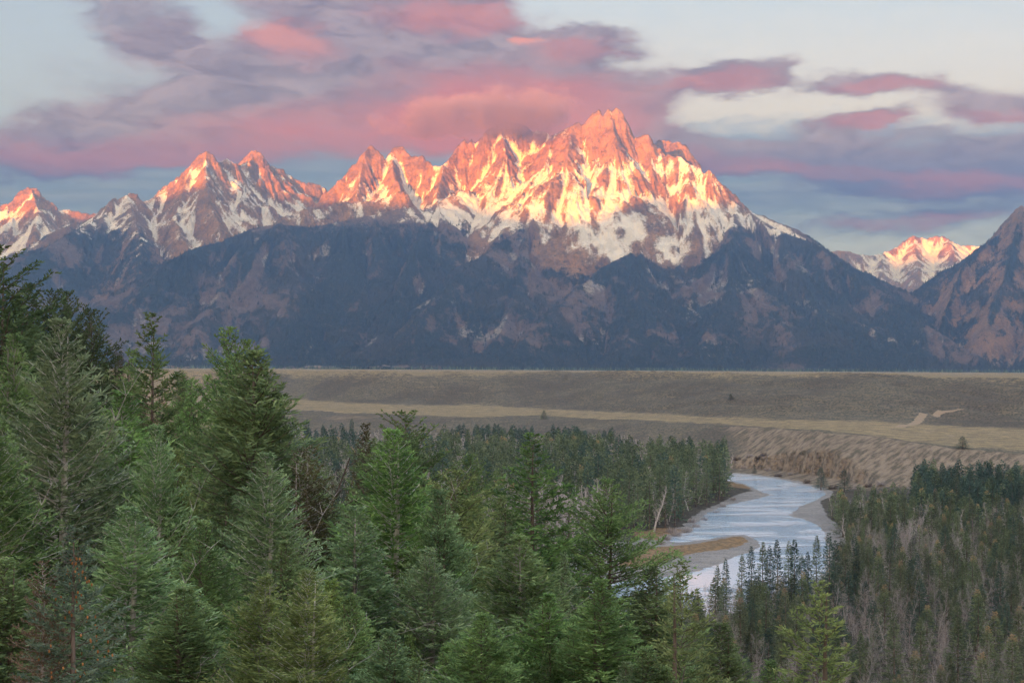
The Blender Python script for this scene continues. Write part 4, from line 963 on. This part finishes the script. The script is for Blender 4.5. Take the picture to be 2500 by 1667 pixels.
# pines with rounded dark crowns at the left
for lab, px, py, Y, w in (('tall dark pine with a tufted flat crown, left one of the dense group', 72, 690, 112, .95), ('dark tufted pine in the middle of the dense group, its top the second highest', 128, 705, 116, 1.0),
                          ('dark pine with many upright tufts, right of the middle pine', 165, 708, 118, .9), ('dark pine at the right end of the dense group, leaning outwards', 222, 752, 114, .9)):
    T('pine_tree', lab, px, py, Y, 'round', M_PINE, w, M_SNAG, False, group='dense dark pines at the left')
T('fir_tree', 'left one of the twin narrow brown snags beyond the scar', 283, 852, 172, 'narrow', M_BROWN, 0.8, None, False)
T('fir_tree', 'right one of the twin narrow brown snags beyond the scar', 295, 853, 176, 'narrow', M_BROWN, 0.8, None, False)
T('fir_tree', 'small round tree beyond the scar, left of the twin snags', 258, 878, 185, 'round', G, 0.5, None, False)
T('fir_tree', 'left one of the two slim brown spires with white stems', 733, 1088, 72, 'narrow', M_BROWN, 1.0, M_DEAD, False)
T('fir_tree', 'right one of the two slim brown spires with white stems', 760, 1080, 73, 'narrow', M_BROWN, 1.05, M_DEAD, False)
T('spruce_tree', 'small tree top with rust-brown dead needles in the lower left', 104, 1350, 31, 'narrow', M_RUST, 0.55, M_BARKP, False)
blue = T('spruce_tree', 'blue-green spruce hung with orange cones in the lower left', 186, 1268, 31, 'blue', M_BLUE, 0.95, None, False)
def cones(tree, n=150, seed=5):
    rng = np.random.RandomState(seed); s = tree.scale[2]; H, R = 20.0, 4.4
    z = H * (0.70 + 0.25 * rng.rand(n)); az = rng.rand(n) * 6.28; r = (H - z) / H * R * 1.15 * (0.5 + 0.45 * rng.rand(n))
    P = np.stack([np.cos(az) * r, np.sin(az) * r, z - 0.15], -1); k = 6
    prof_ = [(0.0, 0.01), (-0.02, 0.022), (-0.06, 0.027), (-0.10, 0.02), (-0.125, 0.006)]
    V = []; a = np.arange(k) * 2 * math.pi / k
    for dz, rr in prof_: V.append(np.stack([np.cos(a) * rr * 1.3, np.sin(a) * rr * 1.3, a * 0 + dz * 1.2], -1))
    V = np.concatenate(V); i = np.arange(len(prof_) * k).reshape(len(prof_), k); j = np.roll(i, -1, 1)
    F = np.stack([i[:-1], j[:-1], j[1:], i[1:]], -1).reshape(-1, 4)
    me0 = mesh_np('cone', V, F, M_CONE); me = me0.data; bpy.data.objects.remove(me0)
    for q in range(min(n, 95)):
        o = bpy.data.objects.new('cone', me); sc.collection.objects.link(o); o.parent = tree; o.location = P[q]
cones(blue)
# two leafless trees standing in the gap
def snag(label, px, py, Y, R, seed, mat, H=None):
    x, y, zt_ = at(px, py, Y); zb = gz(x, y); h = zt_ - zb
    V, F = bare_tree(h, R, seed, 30, 6, 4, 0.16, 1.0, 4, 0.45)
    o = mesh_np('bare_tree', V, F, mat); o.location = (x, y, zb); tag(o, label, 'tree')
snag('large leafless tree with spreading black twigs in the gap right of the big fir', 808, 972, 98, 4.6, 11, M_SNAG)
snag('smaller leafless tree left of the large black-twigged one', 745, 985, 106, 2.6, 12, M_SNAG)

# the firs that close the ranks between the ones above
rngf = random.Random(12); kinds = ['feather', 'feather2', 'feather3', 'dense', 'dense2', 'dense', 'tall']
sky_x = [0, 150, 300, 450, 620, 700, 760, 850, 960, 1100, 1250, 1400, 1520, 1600, 1700, 1760]
sky_y = [950, 1000, 1050, 1040, 1080, 1160, 1290, 1240, 1190, 1250, 1300, 1330, 1470, 1500, 1560, 1600]
nf = 0
for k in range(46):
    px = 20 + 1700 * ((k * 0.618034) % 1.0); base = float(np.interp(px, sky_x, sky_y)); py = base + (1640 - base) * ((k * 0.37) % 1.0) * 0.85
    Y = 108 - 62 * (py - 950) / 700 + rngf.uniform(-6, 8)
    left = px < 850
    T('fir_tree', 'plain green fir massed with others on the slope in the ' + ('left half' if left else 'middle') + ' of the photo', px, py, max(36, Y), kinds[k % 7], (G, GG, D_, G, Y_)[k % 5], rngf.uniform(0.85, 1.15), None, k % 4 == 0,
      group='firs closing the ranks on the slope, ' + ('left' if left else 'middle'))
# ------------------------------------------------------------------ the forest on the flood plain
def pip(P, x, y):
    P = np.asarray(P, float); ins = np.zeros(x.shape, bool)
    for (ax, ay), (bx, by) in zip(P, np.roll(P, -1, 0)):
        ins ^= ((ay > y) != (by > y)) & (x < (bx - ax) * (y - ay) / (by - ay + 1e-12) + ax)
    return ins
def project(x, y, z):
    v = np.stack([x, y, z - EYE], -1) @ np.array(CAMR)          # camera coordinates
    return 1250 + FPX * v[:, 0] / -v[:, 2], 833.5 - FPX * v[:, 1] / -v[:, 2]
LEFT = [(560,1088),(1000,1099),(1460,1118),(1640,1137),(1755,1156),(1782,1180),(1775,1205),(1730,1232),(1690,1258),(1655,1285),(1600,1296),(1500,1305),(1440,1330),(1300,1400),(1100,1460),(900,1560),(560,1560)]
RIGHT = [(2020,1243),(2090,1240),(2222,1240),(2240,1205),(2500,1220),(2700,1232),(2800,1500),(2800,1900),(1300,1900),(1420,1560),(1600,1520),(1760,1500),(1900,1470),(1995,1445),(2062,1400),(2075,1340),(2055,1300),(2012,1268),(2015,1245)]
def scatter(poly, step, seed, x0, x1, y0, y1):
    rng = np.random.RandomState(seed)
    X, Y = np.meshgrid(np.arange(x0, x1, step), np.arange(y0, y1, step * 1.15)); X = X.ravel(); Y = Y.ravel()
    X = X + step * 0.9 * (rng.rand(len(X)) - .5); Y = Y + step * 1.05 * (rng.rand(len(X)) - .5)
    px, py = project(X, Y, np.full(X.shape, 2.0))
    k = pip(poly, px, py); X, Y, px, py = X[k], Y[k], px[k], py[k]
    return X, Y, px, py
rng = np.random.RandomState(77)
XL, YL, pxl, pyl = scatter(LEFT, 7.2, 3, -330, 260, 420, 1420)
XR, YR, pxr, pyr = scatter(RIGHT, 5.6, 4, -60, 560, 300, 960)
n_l, n_r = len(XL), len(XR)
uL, uR = rng.rand(n_l), rng.rand(n_r)
patchL = fbm(XL / 45, YL / 60, 3, 0.5, 90); patchR = fbm(XR / 30, YR / 45, 3, 0.5, 91)
# kinds: 0 olive spruce, 1 dark spruce, 2 cone-laden, 3 bare, -1 none
kL = np.where(uL < 0.52, 0, np.where(uL < 0.62, 1, np.where(uL < 0.64, 2, 3)))
kL = np.where((YL > 1130) & (pxl > 1080), np.where(uL < 0.80, 1, np.where(patchL > 0.2, 3, 1)), kL)
kL = np.where((YL > 1035) & (YL <= 1130) & (patchL > -0.25), np.where(uL < 0.80, 3, 0), kL)
kL = np.where((patchL > 0.30) & (YL < 1000), np.where(uL < 0.6, 3, kL), kL)
kL = np.where((pxl < 1075) & (YL > 1000), np.where(uL < 0.12, 1, np.where(uL < 0.35, 3, -1)), kL)
kL = np.where((YL > 1130) & (pxl > 1080) & (fbm(pxl / 60, pxl * 0, 2, .5, 93) < -0.35), 3, kL)
kR = np.where(uR < 0.36, 0, np.where(uR < 0.46, 1, np.where(uR < 0.62, 2, 3)))
kR = np.where(patchR > 0.22, np.where(uR < 0.5, 3, kR), kR)
kR = np.where((YR > 700) & (pxr > 2230), np.where(uR < 0.75, 1, 0), kR)
kR = np.where((pyr > 1530) & (patchR > -0.1), np.where(uR > 0.6, 3, kR), kR)
kR = np.where((YR > 600) & (pxr < 2230) & (kR == 1), 0, kR)
gapL = fbm(XL / 75, YL / 55, 3, 0.5, 97)
kL = np.where((YL > 930) & (gapL > 0.16), np.where(uL < 0.25, 3, -1), kL)
kL = np.where((YL <= 930) & (gapL > 0.38), np.where(uL < 0.5, 3, -1), kL)
X = np.concatenate([XL, XR]); Y = np.concatenate([YL, YR]); K = np.concatenate([kL, kR]); PX = np.concatenate([pxl, pxr]); SIDE = np.concatenate([np.zeros(n_l, int), np.ones(n_r, int)])
HH = np.where(SIDE == 0, 21 + 7 * rng.rand(len(X)), 7.5 + 11 * rng.rand(len(X))) * np.where(K == 3, np.where(SIDE == 1, 0.85, 0.85), 1.0)
HH = HH * np.where((SIDE == 0) & (Y > 1130), 0.9, 1.0) * np.where((SIDE == 1) & (Y > 700), np.where(PX > 2230, 1.2, 0.8), 1.0)
PYT = project(X, Y, HH + 2.0)[1]; 
# keep the view of the water: nothing tall just in front of it
block = (SIDE == 1) & (PX > 1480) & (PX < 2030) & (PYT < np.interp(PX, [1480, 1700, 1760, 1830, 2000, 2030], [1440, 1415, 1395, 1390, 1380, 1340]))
HH = np.where(block & (Y < 520), HH * 0.72, HH); PYT = project(X, Y, HH + 2.0)[1]
block = (SIDE == 1) & (PX > 1480) & (PX < 2030) & (PYT < np.interp(PX, [1480, 1700, 1760, 1830, 2000, 2030], [1435, 1410, 1390, 1380, 1370, 1320]))
ok = (K >= 0) & (rng.rand(len(X)) > 0.07) & (PX > -150) & (PX < 2650) & ~block
X, Y, K, PX, HH, SIDE = (q[ok] for q in (X, Y, K, PX, HH, SIDE))
Z = ground_z(X, Y)
ok = Z > 0.5
X, Y, K, PX, HH, SIDE, Z = (q[ok] for q in (X, Y, K, PX, HH, SIDE, Z))

def far_conifer(seed, nbr, nb, bl, bw, step, R=3.0, prof='cone', **kw):
    (WV, WF), (V, F, var) = conifer(20, R, seed, nbr=nbr, prof=prof, up=(0.5, -0.25), step=step, bl=bl, bw=bw, nb=nb, **kw)
    TV, TF, _ = trunk_mesh(20, 0.20, np.random.RandomState(seed), 5, segs=6)
    return (TV, TF), (V, F, var)
MID = [far_conifer(100 + i, 110, 3, 0.48, 0.10, 0.36, R=r, prof=p, lumps=0.4, bare=b) for i, (r, p, b) in enumerate(((2.7, 'sharp', .06), (2.2, 'sharp', .12), (3.0, 'sharp', .10), (2.0, 'cone', .2), (2.5, 'sharp', .2)))]
LOW = [far_conifer(120 + i, 44, 2, 0.95, 0.22, 0.85, R=r, prof=p, lumps=0.4, bare=b) for i, (r, p, b) in enumerate(((2.7, 'sharp', .06), (2.3, 'sharp', .12), (3.0, 'sharp', .10), (2.1, 'cone', .2)))]
BMID = [bare_tree(18, 5.2, 140 + i, 26, 8, 5, 0.13, 1.2, 3, 0.12) for i in range(4)]
BLOW = [bare_tree(18, 3.6, 150 + i, 16, 6, 3, 0.42, 1.3, 3, 0.2) for i in range(3)]

FM = {0: M_SPR, 1: M_SPRB, 2: M_SPRO}
def data_of(nm, V, F, at_=None, sm=False):
    o = mesh_np(nm, V, F, None, at_, sm); d = o.data; d.materials.append(None); bpy.data.objects.remove(o); return d
def tips(c, seed):
    rg_ = np.random.RandomState(seed); z = c[0][:, 2] / 20.0
    return np.where(z > 0.86 + 0.10 * rg_.rand(len(z)), 0.92 + 0.08 * rg_.rand(len(z)), np.minimum(c[2], 0.84))
MIDD = [(data_of('trunk', *t), data_of('crown', c[0], c[1], {'var': c[2]})) for t, c in MID]
MIDO = [(MIDD[q][0], data_of('crown', c[0], c[1], {'var': tips(c, q)})) for q, (t, c) in enumerate(MID)]
BMIDD = [data_of('bare_tree', V, F) for V, F in BMID]
def link(nm, d, mt, parent=None):
    o = bpy.data.objects.new(nm, d); sc.collection.objects.link(o); o.parent = parent
    o.material_slots[0].link = 'OBJECT'; o.material_slots[0].material = mt
    return o
shown = HH / Y
inframe = (PX > -10) & (PX < 2510)
con = np.where((K < 3) & inframe)[0]; bar = np.where((K == 3) & inframe)[0]
# the ones that show largest and are not buried behind the foreground firs
vis = lambda i: (SIDE[i] == 1) & (PX[i] > 1620)
con = con[np.argsort(-(shown[con] + 0.02 * vis(con)))][:290]; bar = bar[np.argsort(-(shown[bar] + 0.02 * vis(bar)))][:270]
LAB = {0: ('olive green spruce standing in the forest on the near bank, right of the river bend', 'olive spruces of the near bank forest'),
       1: ('dark blue-green spruce standing in the forest on the near bank, right of the river bend', 'dark spruces of the near bank forest'),
       2: ('spruce with an orange-brown cone-laden top in the forest on the near bank', 'cone-laden spruces of the near bank forest')}
def one_spruce(x, y, z, h, kind, label, group, v, r, wr=1.0):
    e = bpy.data.objects.new('spruce_tree', None); sc.collection.objects.link(e)
    e.location = (x, y, z - 0.2); e.rotation_euler = (0, 0, r); s = h / 20; e.scale = (s ** .7 * wr, s ** .7 * wr, s)
    tag(e, label, 'tree', group)
    td, cd = (MIDO if kind == 2 else MIDD)[v]
    link('trunk', td, M_BARK, e); link('crown', cd, FM[kind], e)
    return e
for i in con:
    one_spruce(X[i], Y[i], Z[i], HH[i], int(K[i]), *LAB[int(K[i])], rng.randint(5), rng.rand() * 6.28, 1.1 + 0.5 * rng.rand())
for i in bar:
    o = link('bare_tree', BMIDD[rng.randint(4)], M_TWIG); s = HH[i] / 18; o.location = (X[i], Y[i], Z[i] - 0.1); o.rotation_euler = (0, 0, rng.rand() * 6.28); o.scale = (s, s, s)
    tag(o, 'leafless grey cottonwood among the spruces of the near bank forest', 'tree', 'leafless trees of the near bank forest')

def merge(items, name, mats, label_kind='stuff'):
    """items: list of (V, F, var, x, y, z, h/ref, wr, rot, material index)"""
    Vs, Fs, As, Ms = [], [], [], []; off = 0
    for V, F, var, x, y, z, s, wr, r, mi in items:
        c, sn_ = math.cos(r), math.sin(r)
        W = np.empty_like(V); W[:, 0] = (V[:, 0] * c - V[:, 1] * sn_) * s * wr + x; W[:, 1] = (V[:, 0] * sn_ + V[:, 1] * c) * s * wr + y; W[:, 2] = V[:, 2] * s + z
        Vs.append(W); Fs.append(F + off); off += len(V); As.append(var); Ms.append(np.full(len(F), mi))
    o = mesh_np(name, np.concatenate(Vs), np.concatenate(Fs), None, {'var': np.concatenate(As)}, False, None, mats, np.concatenate(Ms))
    tag(o, None, None, None, label_kind); return o
done = np.zeros(len(X), bool); done[con] = True; done[bar] = True
items, bitems = [], []
for i in np.where(~done)[0]:
    r = rng.rand() * 6.28; near_ = Y[i] < 620 and inframe[i] and vis(i)
    if K[i] == 3:
        V, F = (BMID[rng.randint(4)] if near_ else BLOW[rng.randint(3)])
        bitems.append((V, F, np.full(len(V), 0.5), X[i], Y[i], Z[i] - .2, HH[i] / 18, 1.0, r, 0))
    else:
        (tv, tf), (V, F, var) = (MID[rng.randint(5)] if near_ else LOW[rng.randint(4)])
        sh = rng.rand() * 0.35 - 0.17; wr = (0.95 if SIDE[i] == 0 else 1.15) + 0.4 * rng.rand()
        if K[i] == 2: var = tips((V, F, var), i); sh = 0
        items.append((V, F, np.clip(var + sh, 0, 1), X[i], Y[i], Z[i], HH[i] / 20, wr, r, int(K[i])))
        items.append((tv, tf, np.full(len(tv), .5), X[i], Y[i], Z[i], HH[i] / 20, wr, r, 3))
print('far spruces', len(items) // 2, 'far bare', len(bitems))
merge(items, 'spruce_forest', [M_SPR, M_SPRB, M_SPRO, M_BARK])
merge(bitems, 'bare_woodland', [M_TWIGF])

# lone trees that can be told apart
def lone(label, px, ptop, pbase, kind=1, wr=1.1, v=0):
    x, y, z = hit(px, pbase); h = (pbase - ptop) / FPX * y
    return one_spruce(x, y, z, h, kind, label, None, v, px, wr)
lone('lone dark spruce at the foot of the bluff, left one beside the river', 2004, 1140, 1196, wr=2.0, v=2)
lone('lone dark spruce at the foot of the bluff, right of the one beside the river', 2061, 1144, 1202, wr=1.9, v=2)
lone('small dark spruce on the far shore where the river bends out of sight', 1842, 1134, 1156, wr=1.4)
lone('small dark tree on the edge of the bluff at the right', 2350, 1066, 1097, wr=2.8, v=2)
lone('single dark bush on the grey slope above the terrace', 1784, 970, 984, wr=2.6, v=2)
lone('single rounded tree on the terrace edge above the dark spruces', 1328, 1001, 1024, kind=0, wr=2.6, v=2)
for k, (px, pt) in enumerate(((1752,1378),(1772,1362),(1834,1332),(1863,1322),(1879,1330),(1897,1316),(1926,1320),(1940,1316),(1972,1345),(1994,1306),(2024,1300),(2040,1318),(1812,1350),(1958,1352))):
    Ys = 448 + 9 * math.sin(k * 2.3); x, y, z = at(px, pt, Ys); zg = gz(x, y)
    one_spruce(x, y, zg, z - zg, 1 if k % 3 else 0, 'dark pointed spruce in the row standing out against the bright river', 'spruces silhouetted against the river', (0, 1, 0, 3)[k % 4], px, 1.05)
def bush(label, px, pbase, w_px, group=None, mt=None, seed=1, hr=0.7):
    x, y, z = hit(px, pbase); w = w_px / FPX * y
    rg = np.random.RandomState(seed); n_ = 150; az = rg.rand(n_) * 6.28; e = np.arccos(rg.rand(n_) * 0.9); d = np.stack([np.cos(az) * np.sin(e), np.sin(az) * np.sin(e), np.cos(e) * hr * 1.5], -1)
    P0 = np.stack([np.cos(az), np.sin(az), az * 0], -1) * 0.12 * w * rg.rand(n_)[:, None]; P1 = P0 + d * w * 0.28; P2 = P1 + norm(d + 0.5 * rg.randn(n_, 3)) * w * 0.25
    V, F = tubes(np.concatenate([P0, P1]), np.concatenate([P1, P2]), np.full(2 * n_, 0.03 + w * 0.004), np.full(2 * n_, 0.012 + w * .002), 3)
    o = mesh_np('bush', V, F, mt or M_TWIG, None, False); o.location = (x, y, z - .1); tag(o, label, 'bush', group)
bush('round leafless grey-brown bush on the gravel at the foot of the bluff', 1972, 1180, 22, None, M_SNAG, 3)
for k, (px, py, w) in enumerate(((1625,1318,30),(1650,1310,34),(1675,1300,30),(1700,1288,22),(1612,1330,26),(1720,1272,20),(1748,1254,20),(1765,1238,18),(1790,1222,16),(1590,1340,26),(1570,1334,30),(1545,1345,28),(1690,1276,24),(1640,1300,30))):
    bush('leafless grey willow bush along the wooded left shore of the river', px, py, w, 'willow bushes on the left shore', M_TWIG, 20 + k)
for k, (px, py, w) in enumerate(((1900,1165,20),(1875,1150,22),(1850,1140,18),(1930,1160,18),(2035,1195,26),(2085,1196,26),(2120,1190,24),(1830,1120,20),(1865,1125,20),(2150,1185,26),(1800,1130,22),(1815,1145,18))):
    bush('leafless bush scattered over the lower bluff across the river', px, py, w, 'bushes on the bluff', M_TWIG if k % 2 else M_SNAG, 40 + k)

# the wood along the mountain foot, far across the plain
rg = np.random.RandomState(9); n_ = 2600
xx = rg.uniform(-3600, 3900, n_); yy = rg.uniform(8650, 9250, n_); zz = ground_z(xx, yy) - 1; hh = rg.uniform(10, 24, n_)
k6 = np.arange(6) * math.pi / 3
ringv = np.stack([np.cos(k6), np.sin(k6), k6 * 0], -1)
V = np.concatenate([ringv[None] * (hh * 0.22)[:, None, None] * (0.7 + 0.6 * rg.rand(n_, 6, 1)) + np.stack([xx, yy, zz + 1.0], -1)[:, None], np.stack([xx, yy, zz + hh], -1)[:, None]], 1).reshape(-1, 3)
b_ = (np.arange(n_) * 7)[:, None]; F = np.stack([b_ + np.arange(6), b_ + (np.arange(6) + 1) % 6, b_ + 6 + 0 * np.arange(6)], -1).reshape(-1, 3)
tag(mesh_np('distant_forest', V, F, M_SPRB, {'var': np.repeat(rg.rand(n_), 7)}, False), None, None, None, 'stuff')
